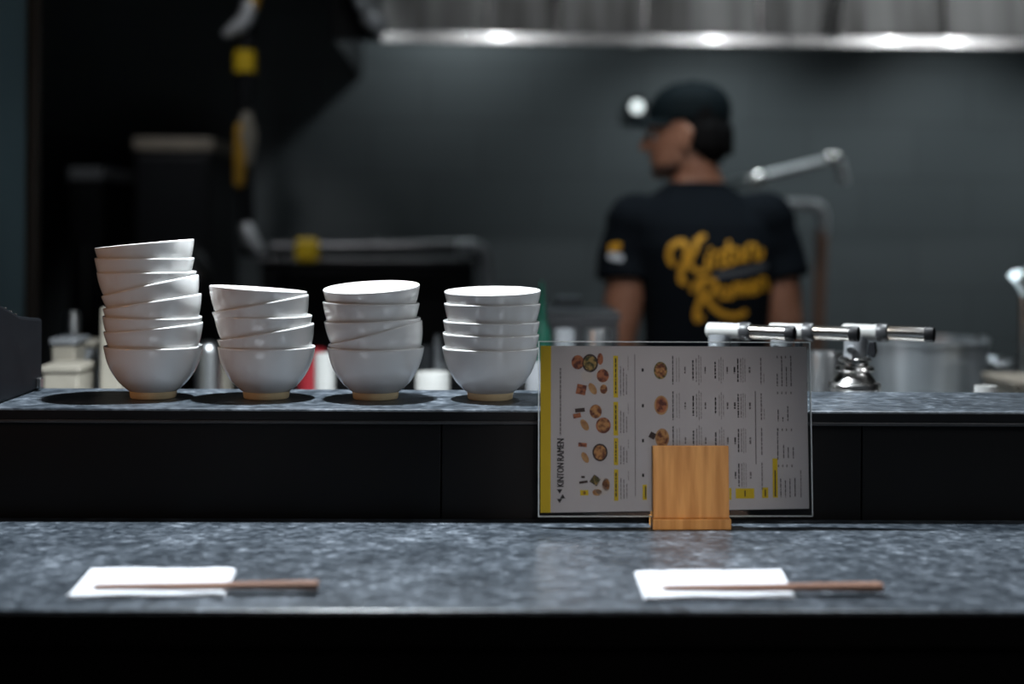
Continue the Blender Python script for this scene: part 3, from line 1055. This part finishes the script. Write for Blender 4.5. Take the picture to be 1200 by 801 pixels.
# tall black units at the left
def cabinet(x0, x1, pyt, Y, dep, label, strip):
    a, b = at(x0, pyt, Y), at(x1, pyt, Y)
    r = empty('tall_cabinet', ((a.x + b.x) / 2, Y + dep / 2, 0))
    top = a.z
    box('cabinet_body', a.x, b.x, Y, Y + dep, 0.0004, top - 0.04, M['black_metal'], r, 0.004)
    box('lit_top_edge', a.x - .004, b.x + .004, Y - .006, Y + dep, top - 0.0395, top, strip, r, 0.004)  # pale strip painted in for light caught on the top
    box('door', a.x + .012, b.x - .012, Y - .018, Y - .0005, 0.12, top - 0.06, M['black_plastic'], r, 0.004)
    h = at(x0 + 10, pyt + 100, Y)
    tube('handle', [(b.x - .04, Y - .03, 1.1), (b.x - .04, Y - .03, 1.35)], 0.006, M['dark_steel'], r)
    return tag(r, label, 'cabinet', 'tall black units in the dark left corner')


cabinet(158, 248, 161, 4.6, 0.5, 'wide tall black cabinet with lit top edge painted tan, left of hanging hose', M['tan_strip'])
cabinet(82, 119, 196, 4.5, 0.5, 'narrow black cabinet with lit top edge painted grey at far left', M['grey_plastic'])
for (px, py, lab) in ((222, 290, 'dim steel pot lid knob in the dark left corner, by the bowls'),):
    p = at(px, py, 4.1)
    kt = empty('steel_kettle', (p.x, 4.1, BZ))
    tag(kt, 'dim steel kettle in the dark behind leftmost bowl stack', 'kettle')
    zb = BZ
    st = box('kettle_stand', p.x - .09, p.x + .09, 4.02, 4.148, 0.0004, p.z - 0.13, M['black_metal'], kt, 0.004)
    lathe('kettle_body', [(0, 0), (.06, 0), (.068, .02), (.062, .08), (.04, .12), (.012, .13), (.012, .15), (0, .152)], (p.x, 4.085, p.z - 0.1296), M['dark_steel'], kt, n=28)

# hanging hose with yellow fittings
HY = 4.35
hz = tag(empty('hanging_hose', at(288, 150, HY)), 'black hanging hose with yellow bands and silver ends, left of grey wall', 'hose')
hose_pts = [(at(290, 0, HY).x, HY, 2.998), at(290, -120, HY), at(289, 60, HY), at(287, 150, HY), at(288, 215, HY), at(291, 300, HY)]
tube('hose', hose_pts, 0.024, M['black_plastic'], hz)
tube('yellow_band', [at(287, 60, HY), at(287, 85, HY)], 0.034, M['yellow'], hz)
bm = bmesh.new()
a, b = at(289, 138, HY - .02), at(288, 188, HY - .02)
add_capsule(bm, [a, a.lerp(b, .4), b], [0.02, 0.034, 0.022])
mesh_obj('tan_grip', bm, M['beige'], hz, smooth=True)
bm = bmesh.new()
add_capsule(bm, [at(281, 150, HY - .035), at(281, 185, HY - .035), at(280, 215, HY - .03)], [0.016, 0.02, 0.016])
mesh_obj('amber_lever', bm, M['amber'], hz, smooth=True)
bm = bmesh.new()
add_capsule(bm, [at(289, 268, HY - .02), at(294, 284, HY - .03), at(304, 294, HY - .03)], [0.022, 0.028, 0.018])
mesh_obj('silver_nozzle', bm, M['satin'], hz, smooth=True)
bm = bmesh.new()
add_capsule(bm, bend([at(294, 5, HY - .03), at(288, 26, HY - .03), at(266, 39, HY - .03)], .05), [0.024] * 8 + [0.014])
mesh_obj('silver_hook', bm, M['satin'], hz, smooth=True)
bm = bmesh.new()
add_capsule(bm, [at(298, -6, HY - .03), at(296, 6, HY - .03)], [0.022, 0.022])
mesh_obj('amber_clip', bm, M['amber'], hz, smooth=True)

# exhaust hood
HF = 4.2
hl = at(446, 50, HF).x
hzb = at(800, 51, HF).z
hood = tag(empty('exhaust_hood', (1.0, 4.7, hzb)), 'long stainless exhaust hood with bright lower lip above the cook', 'hood')
xs = [446, 570, 652, 757, 890, 985, 1110, 1240, 1400]
for k, (x0, x1) in enumerate(zip(xs, xs[1:])):
    a, b = at(x0, 20, HF).x, at(x1, 20, HF).x
    dz = (0.012, -0.006, 0.016, 0.0, 0.010, -0.004, 0.014, 0.004)[k]
    bm = bmesh.new()
    # each panel folded a little so it mirrors a different part of the kitchen
    q = [Vector((a + .003, HF + .012, hzb + .03)), Vector((b - .003, HF + .012 - dz, hzb + .03)), Vector((b - .003, HF + .10 - dz, hzb + .75)), Vector((a + .003, HF + .10, hzb + .75))]
    fr = [bm.verts.new(p) for p in q]
    bk = [bm.verts.new(p + Vector((0, .004, 0))) for p in q]
    bm.faces.new(fr)
    bm.faces.new(bk[::-1])
    for i in range(4):
        bm.faces.new((fr[i], bk[i], bk[(i + 1) % 4], fr[(i + 1) % 4]))
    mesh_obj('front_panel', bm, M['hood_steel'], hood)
    if k:
        tube('seam_bar', [(a, HF + .005, hzb + .03), (a, HF + .095, hzb + .75)], 0.007, M['lip_steel'], hood)
hr = at(1400, 50, HF).x
bm = bmesh.new()
sec = [(HF - .006, hzb - .006), (HF + .0005, hzb + .028), (HF + .030, hzb + .029), (HF + .030, hzb - .006)]
add_rings(bm, [[Vector((x, y, z)) for y, z in sec] for x in (hl, hr)])
mesh_obj('lip', bm, M['lip_steel'], hood, bevel=0.003)
he = -0.435
box('end_panel', he - .006, he, HF - .01, WALL_Y - .002, hzb, hzb + .8, M['black_metal'], hood)
box('end_front', he, hl - .001, HF - .01, HF + .02, hzb, hzb + .8, M['black_metal'], hood)
box('top_panel', he, hr, HF + .1, WALL_Y - .01, hzb + .78, hzb + .8, M['dark_steel'], hood)
# pipe fittings at the hood's left end
pf = tag(empty('pipe_fitting', at(436, 20, 4.1)), 'silver pipe fitting at the left end of the hood', 'pipe')
bm = bmesh.new()
add_capsule(bm, [at(415, -20, 4.1), at(425, 6, 4.1)], [0.02, 0.022])
mesh_obj('pipe_arm', bm, M['satin'], pf, smooth=True)
bm = bmesh.new()
add_capsule(bm, [at(436, 21, 4.08), at(444, 29, 4.08)], [0.034, 0.03])
mesh_obj('pipe_elbow', bm, M['satin'], pf, smooth=True)
tube('pipe_riser', [(at(440, 0, 4.1).x, 4.1, 2.998), at(440, -40, 4.1), at(438, 20, 4.1)], 0.02, M['steel'], pf)
# utensil hanging before the hood
ut = tag(empty('hanging_skimmer', at(982, 10, 4.0)), 'pale slanted utensil hanging in front of the hood', 'skimmer')
tube('handle', [at(990, -60, 4.0), at(975, 44, 4.0)], [0.012, 0.02], M['chrome'], ut)
tube('hook', bend([at(990, -60, 4.0), at(992, -75, 4.0), at(999, -70, 4.0)], 0.01), 0.008, M['chrome'], ut)

# small round glowing spot on the back wall
lp = at(748, 124, 5.12)
lm = tag(empty('bright_spot', lp), 'small round bright spot beside the cap brim', 'lamp')
lathe('bright_spot_dome', [(0, -.03), (.014, -.026), (.021, -.012), (.022, 0), (0, 0)], (lp.x, 5.16, lp.z), M['bright_dome'], lm, axis=Y_, n=28)
lathe('bright_spot_mount', [(0, 0.0005), (.04, 0.0005), (.042, .01), (.04, .0395), (0, .0395)], (lp.x, 5.16, lp.z), M['black_metal'], lm, axis=Y_, n=28)

# pot filler faucets on the back wall
fa = tag(empty('swing_faucet', at(935, 200, 4.7)), 'upper silver swing faucet with jointed arm, right of the cook', 'faucet')
FY = 4.7
P0, P1, P2 = at(887, 209, FY), at(976, 187, FY), at(989, 215, FY)
tube('arm', [P0, P1], 0.017, M['satin'], fa)
bm = bmesh.new()
add_capsule(bm, [P0 + Vector((-.012, 0, -.01)), P0 + Vector((.01, 0, 0))], [0.026, 0.028])
mesh_obj('joint', bm, M['chrome'], fa, smooth=True)
bm = bmesh.new()
add_capsule(bm, [P1 + Vector((-.005, 0, 0.004)), P1 + Vector((.005, 0, .002))], [0.026, 0.026])
mesh_obj('joint', bm, M['chrome'], fa, smooth=True)
tube('spout', bend([P1, at(984, 190, FY), P2], .02), 0.018, M['satin'], fa)
tube('wall_pipe', [P0, (P0.x, WALL_Y - .001, P0.z)], 0.016, M['steel'], fa)
f2 = tag(empty('standing_faucet', at(950, 240, 4.75)), 'lower silver faucet on brown copper standpipe, right of the cook', 'faucet')
FY = 4.75
tube('spout_arm', bend([at(905, 240, FY), at(965, 240, FY), at(964, 275, FY)], .05), 0.020, M['satin'], f2)
tube('standpipe', [at(963, 268, FY), at(958, 405, FY), (at(957, 420, FY).x, FY, BZ + .0005)], 0.020, M['copper'], f2)
tube('spout_end', [at(908, 240, FY), at(905, 262, FY)], 0.018, M['satin'], f2)

# ------------------------------------------------------------------ the cook
PY = 3.6
PS = F / PY
o0 = at(822, 271.5, PY)
cook = tag(empty('person', (o0.x, PY, 0)), 'person in black cap and black printed t-shirt, seen from behind, head turned left', 'person')
B = Vector((o0.x, PY, 0))


def pl(px, py, y=0.0):
    p = at(px, py, PY)
    return Vector((p.x, PY + y, p.z))


def torso(bm, rows, n=28, sq=2.4):
    rings = []
    for (cx, cy, z, rx, ry) in rows:
        ring = []
        for i in range(n):
            a = 2 * PI * i / n
            c, s = math.cos(a), math.sin(a)
            x = math.copysign(abs(c) ** (2 / sq), c) * rx
            y = math.copysign(abs(s) ** (2 / sq), s) * ry
            ring.append(B + Vector((cx + x, cy + y, z)))
        rings.append(ring)
    add_rings(bm, rings)


trow = [(0.012, 0, 0.90, .165, .115), (0.012, 0, 0.98, .160, .11), (0.012, .0, 1.08, .142, .10), (0.012, .0, 1.18, .146, .105), (0.010, 0, 1.28, .160, .112),
        (0.004, 0, 1.36, .174, .112), (-.002, .005, 1.42, .176, .10), (-.010, .008, 1.46, .152, .082), (-.013, .01, 1.492, .108, .068), (-.013, .012, 1.512, .076, .058), (-.012, .012, 1.54, .054, .05)]
armL = [pl(744, 262), pl(735, 300, .01), pl(734, 335, .0), pl(728, 375, .0), pl(720, 412, .0)]
armL += [armL[-1] + Vector((.01, .10, -.03)), armL[-1] + Vector((.03, .22, -.02))]
armR = [pl(898, 260), pl(909, 300, .01), pl(914, 335, .0), pl(919, 375, 0), pl(922, 412, 0)]
armR += [armR[-1] + Vector((-.01, .10, -.03)), armR[-1] + Vector((-.04, .22, -.02))]
armrad = [.062, .058, .053, .049, .046, .042, .031]

# head frame: face looks to the left and slightly away
chin = pl(806, 207)
HC = Vector((chin.x, PY + 0.01, chin.z))
fw = Vector((-0.965, 0.26, 0)).normalized()
lt_ = Vector((-fw.y, fw.x, 0))


def hp(f, l, z):
    return HC + fw * f + lt_ * l + Vector((0, 0, z))


def head_loft(bm, rows, n=28, dz=0.0):
    add_rings(bm, [circ(hp(f, 0, z + dz), fw, lt_, rf, rl, n) for (z, f, rf, rl) in rows])


hrows = [(-.004, .062, .016, .018), (.004, .058, .030, .028), (.02, .040, .050, .044), (.045, .022, .070, .058), (.075, .008, .084, .066), (.105, .0, .093, .072), (.14, -.004, .098, .076), (.175, -.008, .095, .074), (.20, -.01, .082, .064), (.22, -.012, .055, .045), (.231, -.012, .02, .018)]
bm = bmesh.new()
torso(bm, trow)
for arm in (armL, armR):
    add_capsule(bm, arm, armrad)
    # hand with fingers, holding something on the worktop in front
    w = arm[-1]
    d = (arm[-1] - arm[-2]).normalized()
    sd = d.cross(Z).normalized()
    palm = w + d * 0.075
    add_capsule(bm, [w + sd * -.012, palm + sd * -.022], [.026, .020])
    add_capsule(bm, [w + sd * .012, palm + sd * .022], [.026, .020])
    for k, ln in enumerate((.070, .080, .075, .058)):
        b0 = palm + sd * (-.033 + .022 * k)
        add_capsule(bm, [b0, b0 + d * ln * .5 + Z * -.006, b0 + d * ln * .8 + Z * -.028], [.0095, .009, .0075], 10)
    ts = -1 if arm is armR else 1
    tb0 = w + d * .02 + sd * ts * .03
    add_capsule(bm, [tb0, tb0 + d * .03 + sd * ts * .025, tb0 + d * .06 + sd * ts * .028], [.013, .011, .009], 10)
# legs
for sg in (-1, 1):
    hx = B.x + .012 + sg * .085
    add_capsule(bm, [Vector((hx, PY, .92)), Vector((hx, PY + .01, .52)), Vector((hx, PY, .10))], [.085, .058, .042])
    add_capsule(bm, [Vector((hx, PY - .03, .05)), Vector((hx, PY + .14, .04))], [.042, .036])
# neck
add_capsule(bm, [pl(826, 232, .01), pl(819, 205, .012), hp(-.02, 0, .045)], [.062, .056, .054])
head_loft(bm, hrows)
# nose, brow, lips, chin, ears
add_capsule(bm, [hp(.090, 0, .118), hp(.103, 0, .092), hp(.112, 0, .078)], [.010, .0125, .014], 12)
add_capsule(bm, [hp(.094, -.014, .076), hp(.094, .014, .076)], [.009, .009], 10)
add_capsule(bm, [hp(.082, -.034, .126), hp(.092, 0, .124), hp(.082, .034, .126)], [.010, .012, .010], 12)
add_capsule(bm, [hp(.085, -.016, .052), hp(.091, 0, .053), hp(.085, .016, .052)], [.007, .009, .007], 10)
add_capsule(bm, [hp(.083, -.014, .041), hp(.088, 0, .041), hp(.083, .014, .041)], [.007, .009, .007], 10)
add_capsule(bm, [hp(.072, -.012, .012), hp(.078, 0, .010), hp(.072, .012, .012)], [.014, .017, .014], 10)
for sg in (-1, 1):
    add_capsule(bm, [hp(-.008, sg * .076, .062), hp(-.012, sg * .084, .088), hp(-.018, sg * .086, .112), hp(-.004, sg * .080, .118)], [.008, .009, .011, .008], 10)
    add_capsule(bm, [hp(-.002, sg * .074, .075), hp(-.006, sg * .076, .10)], [.011, .012], 10)
body = mesh_obj('body', fuse(bm, 0.0055, 5), M['skin'], cook, smooth=True)
for sg in (-1, 1):
    ec = hp(.077, sg * .031, .105)
    lathe('eye', [(0, -.0125), (.006, -.011), (.011, -.006), (.0125, 0), (.011, .006), (.006, .011), (0, .0125)], ec, M['eye'], cook, n=20, axis=fw)
# hair: back and sides below the cap
bm = bmesh.new()
head_loft(bm, [(.034, -.060, .026, .040), (.050, -.056, .040, .053), (.065, -.050, .052, .064), (.09, -.040, .068, .077), (.12, -.032, .073, .079), (.15, -.025, .080, .082), (.18, -.019, .085, .081), (.20, -.016, .080, .072)])
for k in range(26):
    a = rad(70 + k * 220 / 25)
    p = hp(-.040 + .066 * math.cos(a), .074 * math.sin(a), .085 + .012 * math.sin(k * 2.3))
    add_capsule(bm, [p + Vector((0, 0, .03)), p + Vector((0, 0, -.015)) + (p - hp(-.03, 0, .085)).normalized() * .004], [.012, .007], 8)
mesh_obj('hair', fuse(bm, 0.0055, 3), M['hair'], cook, smooth=True)
# stubble beard along the jaw
bm = bmesh.new()
head_loft(bm, [(-.006, .060, .0175, .019), (.004, .056, .032, .030), (.02, .040, .0515, .0455), (.032, .028, .061, .0535)])
mesh_obj('beard', fuse(bm, 0.005, 3), M['stubble'], cook, smooth=True)
# cap
bm = bmesh.new()
head_loft(bm, [(.138, -.002, .105, .083), (.15, -.004, .106, .085), (.175, -.006, .105, .084), (.20, -.008, .097, .078), (.222, -.01, .078, .063), (.237, -.011, .048, .04), (.243, -.011, .012, .010)])
cap = mesh_obj('cap', fuse(bm, 0.006, 3), M['cap'], cook, smooth=True)
bm = bmesh.new()
n = 18
top, bot = [], []
for ring, r0 in enumerate((0.0, 1.0)):
    for i in range(n + 1):
        a = -PI / 2 * .86 + PI * .86 * i / n
        if ring == 0:
            f, l = .088 * math.cos(a) + 0.002, .080 * math.sin(a)
            z = .140
        else:
            f, l = .098 * math.cos(a) ** .8 + .078 * math.cos(a), .083 * math.sin(a)
            z = .136 - .012 * (l / .08) ** 2
        top.append(bm.verts.new(hp(f, l, z + .004)))
        bot.append(bm.verts.new(hp(f, l, z)))
for i in range(n):
    a, b = i, i + n + 1
    bm.faces.new((top[a], top[a + 1], top[b + 1], top[b]))
    bm.faces.new((bot[a], bot[b], bot[b + 1], bot[a + 1]))
    bm.faces.new((top[b], top[b + 1], bot[b + 1], bot[b]))
    bm.faces.new((top[a], bot[a], bot[a + 1], top[a + 1]))
mesh_obj('brim', bm, M['cap'], cap, smooth=True, auto=40)
lathe('cap_button', [(.008, 0), (.007, .004), (0, .006)], hp(-.011, 0, .241), M['cap'], cap, n=14)

# t-shirt
bm = bmesh.new()
G = .012
srow = [(x, y, z, rx + G, ry + G) for (x, y, z, rx, ry) in trow[1:-1]]
srow[0] = (srow[0][0], srow[0][1], .93, .178, .125)
srow[-1] = (srow[-1][0], srow[-1][1], 1.526, .072, .066)
torso(bm, srow)
for arm, sg in ((armL, -1), (armR, 1)):
    add_capsule(bm, [arm[0] + Vector((-sg * .06, 0, .0)), arm[0] + Vector((0, 0, .004))], [.07, .075], 20)
    add_tube(bm, [arm[0] + Vector((-sg * .05, 0, .012)), arm[0], arm[1], arm[2] + Vector((sg * .002, 0, .014))], [.06, .071, .076, .077], 24)
shirt = mesh_obj('t_shirt', fuse(bm, 0.007, 6), M['shirt'], cook, smooth=True)
me = shirt.data
tree = BVHTree.FromPolygons([v.co.copy() for v in me.vertices], [tuple(p.vertices) for p in me.polygons])
MWS = Matrix.Translation(-B) if False else None


def on_shirt(px, py, off=0.002):
    """where the sight line through a pixel meets the cloth; built in world space, the shirt's own space"""
    a = Vector((0, 0, CAMZ))
    d = (pl(px, py) - a).normalized()
    h = tree.ray_cast(a, d)
    p = h[0] if h[0] is not None else pl(px, py, -.12)
    return p - d * off


def dense(pts, step=2.0):
    # smooth the stroke, then resample
    if len(pts) > 2:
        q = smooth_prof([(x, y) for x, y in pts], 6)
    else:
        q = pts
    out = [q[0]]
    for a, b in zip(q, q[1:]):
        L = math.hypot(b[0] - a[0], b[1] - a[1])
        k = max(1, int(L / step))
        for i in range(1, k + 1):
            out.append((a[0] + (b[0] - a[0]) * i / k, a[1] + (b[1] - a[1]) * i / k))
    return out


def stroke(bm, pts, w, off=0.002):
    q = dense(pts)
    prev = None
    for i, (x, y) in enumerate(q):
        a, b = q[max(i - 1, 0)], q[min(i + 1, len(q) - 1)]
        L = math.hypot(b[0] - a[0], b[1] - a[1]) or 1
        nx, ny = -(b[1] - a[1]) / L, (b[0] - a[0]) / L
        k = 1.0
        row = [bm.verts.new(on_shirt(x + nx * w * s, y + ny * w * s, off)) for s in (-.5, 0, .5)]
        if prev:
            bm.faces.new((prev[0], prev[1], row[1], row[0]))
            bm.faces.new((prev[1], prev[2], row[2], row[1]))
        prev = row
    for (x, y) in (q[0], q[-1]):
        c = bm.verts.new(on_shirt(x, y, off))
        rim = [bm.verts.new(on_shirt(x + w / 2 * math.cos(t * PI / 5), y + w / 2 * math.sin(t * PI / 5), off)) for t in range(10)]
        for i in range(10):
            bm.faces.new((c, rim[i], rim[(i + 1) % 10]))


def oval(cx, cy, rx, ry, n=12):
    return [(cx + rx * math.cos(2 * PI * i / n), cy + ry * math.sin(2 * PI * i / n)) for i in range(n + 1)]


bm = bmesh.new()
for pts, w in (
    ([(788, 309), (784, 300), (787, 289), (797, 283), (804, 287), (804, 300), (799, 318), (798, 328), (803, 331)], 7),
    ([(824, 277), (818, 281), (814, 294), (805, 308), (798, 314)], 7),
    ([(805, 304), (812, 314), (822, 319), (829, 314)], 6),
    ([(830, 300), (828, 312)], 5), ([(832, 292), (832.5, 293)], 5),
    ([(835, 313), (837, 298), (842, 296), (846, 299), (845, 311), (849, 311)], 4.6),
    ([(854, 284), (852, 304), (856, 309), (860, 306)], 4.6), ([(847, 294), (860, 290)], 4),
    (oval(866, 299, 5, 6.5), 4.4),
    ([(875, 305), (876, 290), (881, 287), (886, 290), (886, 303), (892, 301), (893, 293)], 4.6)):
    stroke(bm, pts, w)
mesh_obj('script_lettering', bm, M['orange_print'], shirt)
bm = bmesh.new()
for pts, w in (
    ([(823, 333), (821, 350), (816, 366), (817, 374), (822, 372)], 7),
    ([(812, 340), (817, 331), (828, 327), (838, 331), (836, 341), (826, 349)], 6.5),
    ([(827, 349), (836, 360), (848, 368), (862, 370), (873, 366)], 7),
    (oval(848, 343, 5, 6), 4.4), ([(853, 337), (853, 348), (857, 348)], 4.4),
    ([(858, 348), (860, 335), (864, 334), (865, 345), (867, 334), (871, 333), (872, 345)], 4.4),
    ([(876, 339), (885, 336), (883, 330), (877, 333), (877, 342), (884, 343), (888, 340)], 4.2),
    ([(889, 341), (890, 328), (895, 326), (898, 329), (898, 339), (902, 337)], 4.6)):
    stroke(bm, pts, w)
mesh_obj('script_lettering', bm, M['orange_print'], shirt)
bm = bmesh.new()
stroke(bm, [(841, 322.5), (868, 318.5), (896, 311.5)], 7.5)
mesh_obj('grey_print_bar', bm, M['grey_print'], shirt)
bm = bmesh.new()
stroke(bm, [(716, 300), (727, 302)], 8)
mesh_obj('white_sleeve_print', bm, M['white_print'], shirt)
bm = bmesh.new()
stroke(bm, [(717, 290), (724, 288)], 9)
mesh_obj('yellow_sleeve_print', bm, M['orange_print'], shirt)
# trousers and shoes
bm = bmesh.new()
torso(bm, [(0.012, 0, .78, .16, .11), (0.012, 0, .88, .174, .124), (0.012, 0, .96, .17, .12)])
for sg in (-1, 1):
    hx = B.x + .012 + sg * .085
    add_tube(bm, [Vector((hx, PY, .92)), Vector((hx, PY, .8)), Vector((hx, PY + .01, .52)), Vector((hx, PY, .09))], [.09, .094, .074, .062], 20)
mesh_obj('trousers', fuse(bm, 0.009, 4), M['trousers'], cook, smooth=True)
for sg in (-1, 1):
    hx = B.x + .012 + sg * .085
    bm = bmesh.new()
    rings = []
    for (yy, w, h) in ((-.085, .03, .05), (-.06, .042, .085), (0, .045, .095), (.08, .05, .07), (.16, .048, .055), (.20, .03, .035)):
        rings.append([Vector((hx + w * c, PY + yy, max(0.001, .002 + h * (.5 + .5 * s)))) for c, s in [(math.cos(2 * PI * i / 16), math.sin(2 * PI * i / 16)) for i in range(16)]])
    add_rings(bm, rings)
    mesh_obj('shoe', bm, M['shoe'], cook, smooth=True)

# ------------------------------------------------------------------ light
W = bpy.data.worlds.new('world')
SC.world = W
W.use_nodes = True
W.node_tree.nodes['Background'].inputs['Color'].default_value = (0.6, 0.75, 1.0, 1)
W.node_tree.nodes['Background'].inputs['Strength'].default_value = 0.01


def lamp(name, kind, loc, power, col=(1, 1, 1), size=0.1, target=None, spot=None, blend=0.3, sy=None):
    d = bpy.data.lights.new(name, kind)
    d.energy = power
    d.color = col
    if kind == 'AREA':
        d.size = size
        if sy:
            d.shape = 'RECTANGLE'
            d.size_y = sy
    else:
        d.shadow_soft_size = size
    if spot:
        d.spot_size = rad(spot)
        d.spot_blend = blend
    o = bpy.data.objects.new(name, d)
    COL.objects.link(o)
    o.location = loc
    if target is not None:
        o.rotation_euler = (Vector(target) - Vector(loc)).to_track_quat('-Z', 'Y').to_euler()
    return o


COOL = (0.87, 0.94, 1.0)
# pendant spot over the bowls
kx = at(375, 330, 1.70).x
lamp('pendant_spot', 'SPOT', (kx, 1.715, 2.12), 150, COOL, 0.020, (kx + .02, 1.70, 1.2), 100, 0.5)
# second downlight further right, over the torches and the pot
kx2 = at(1070, 330, 2.3).x
lamp('counter_downlight', 'SPOT', (kx2, 2.2, 2.7), 110, COOL, 0.05, (kx2, 2.1, 1.1), 70, 0.6)
# dining room lights in front
lamp('dining_light', 'SPOT', (1.75, 0.55, 2.15), 24, (0.95, 0.97, 1.0), 0.28, (-0.05, 1.6, 1.15), 62, 0.5)
lamp('dining_glow', 'SPOT', (0.9, -0.5, 2.7), 12, (0.9, 0.95, 1.0), 0.4, (0, 1.45, 1.1), 50, 0.5)
# warm glow from the left
lamp('warm_lamp', 'SPOT', (-1.2, 1.05, 1.50), 5.5, (1.0, 0.50, 0.25), 0.12, (-0.38, 1.70, 1.26), 26, 0.6)
# added narrow spots from the dining side, brightening the menu and its stand
lamp('menu_fill', 'SPOT', (0.26, -0.35, 1.75), 26, (1.0, 0.90, 0.88), 0.06, (0.185, 1.57, 1.15), 11.5, 0.6)
lamp('stand_fill', 'SPOT', (0.30, 0.70, 2.2), 18, (1.0, 0.70, 0.38), 0.05, (0.215, 1.55, 1.10), 6, 0.6)
# kitchen downlights above the aisle
for px in (585, 835, 1040, 1115):
    p = at(px, 50, 3.3)
    lamp('kitchen_downlight', 'SPOT', (p.x * 0.95, 3.3, 2.75), 17, (0.72, 0.90, 1.0), 0.05, (p.x, 3.4, 0.5), 62, 0.5)
lamp('shoulder_fill', 'SPOT', (0.50, 3.80, 2.9), 16, (0.70, 0.88, 1.0), 0.06, (0.49, 3.6, 1.4), 34, 0.8)  # added for the cool tint on shoulders and cap
# spots placed for the hood lip's highlights, and one added to brighten the cook
for px in (585, 835, 1040, 1115):
    x = at(px, 50, HF).x
    lamp('hood_spot', 'SPOT', (x * 1.443, 2.6, 2.9), 6.5, (0.93, 0.97, 1.0), 0.03, (x + 0.05, 4.2, 2.1), 44, 0.7)
lamp('cook_fill', 'SPOT', (0.2, 1.95, 2.75), 58, (0.97, 0.97, 1.0), 0.12, (0.47, 3.55, 1.35), 24, 0.7)  # added to brighten the cook's back
lamp('partition_fill', 'SPOT', (-0.95, 1.9, 2.4), 2.2, (0.8, 0.95, 1.0), 0.1, (-1.15, 3.0, 1.4), 26, 0.7)  # added to bring up the dark partition
lamp('cabinet_fill', 'SPOT', (-1.0, 3.6, 2.9), 12, (0.95, 0.97, 1.0), 0.06, (-1.08, 4.55, 1.66), 26, 0.7)  # added to light the cabinets' upper edges
lamp('hose_fill', 'SPOT', (-0.70, 3.2, 2.9), 22, (0.95, 0.97, 1.0), 0.06, (-0.74, 4.35, 1.80), 27, 0.7)  # added to bring out the hose and its fittings
lamp('fitting_fill', 'SPOT', (-0.2, 3.0, 2.7), 5, (0.9, 0.97, 1.0), 0.06, (-0.31, 4.08, 2.02), 9, 0.7)  # added to pick out the silver pipe fittings
lamp('valve_fill', 'SPOT', (-0.6, 3.2, 2.9), 34, (0.95, 0.97, 1.0), 0.06, (-0.42, 4.2, 1.34), 20, 0.8)  # added so the yellow valve and rail show
lamp('pot_fill', 'SPOT', (1.25, 1.7, 2.6), 30, (0.85, 0.94, 1.0), 0.08, (0.92, 2.8, 1.15), 22, 0.7)  # added to brighten the stock pot
# lights inside the hood, washing the wall
lamp('hood_light', 'POINT', (he + 0.36, 4.80, hzb + 0.34), 5.5, (0.86, 0.97, 1.0), 0.04)
for dx in (1.25, 2.1, 2.9):
    x = he + dx
    lamp('hood_light', 'SPOT', (x, 4.60, hzb + 0.36), 15, (0.86, 0.97, 1.0), 0.05, (x + .1, 4.98, 0.9), 116, 0.8)
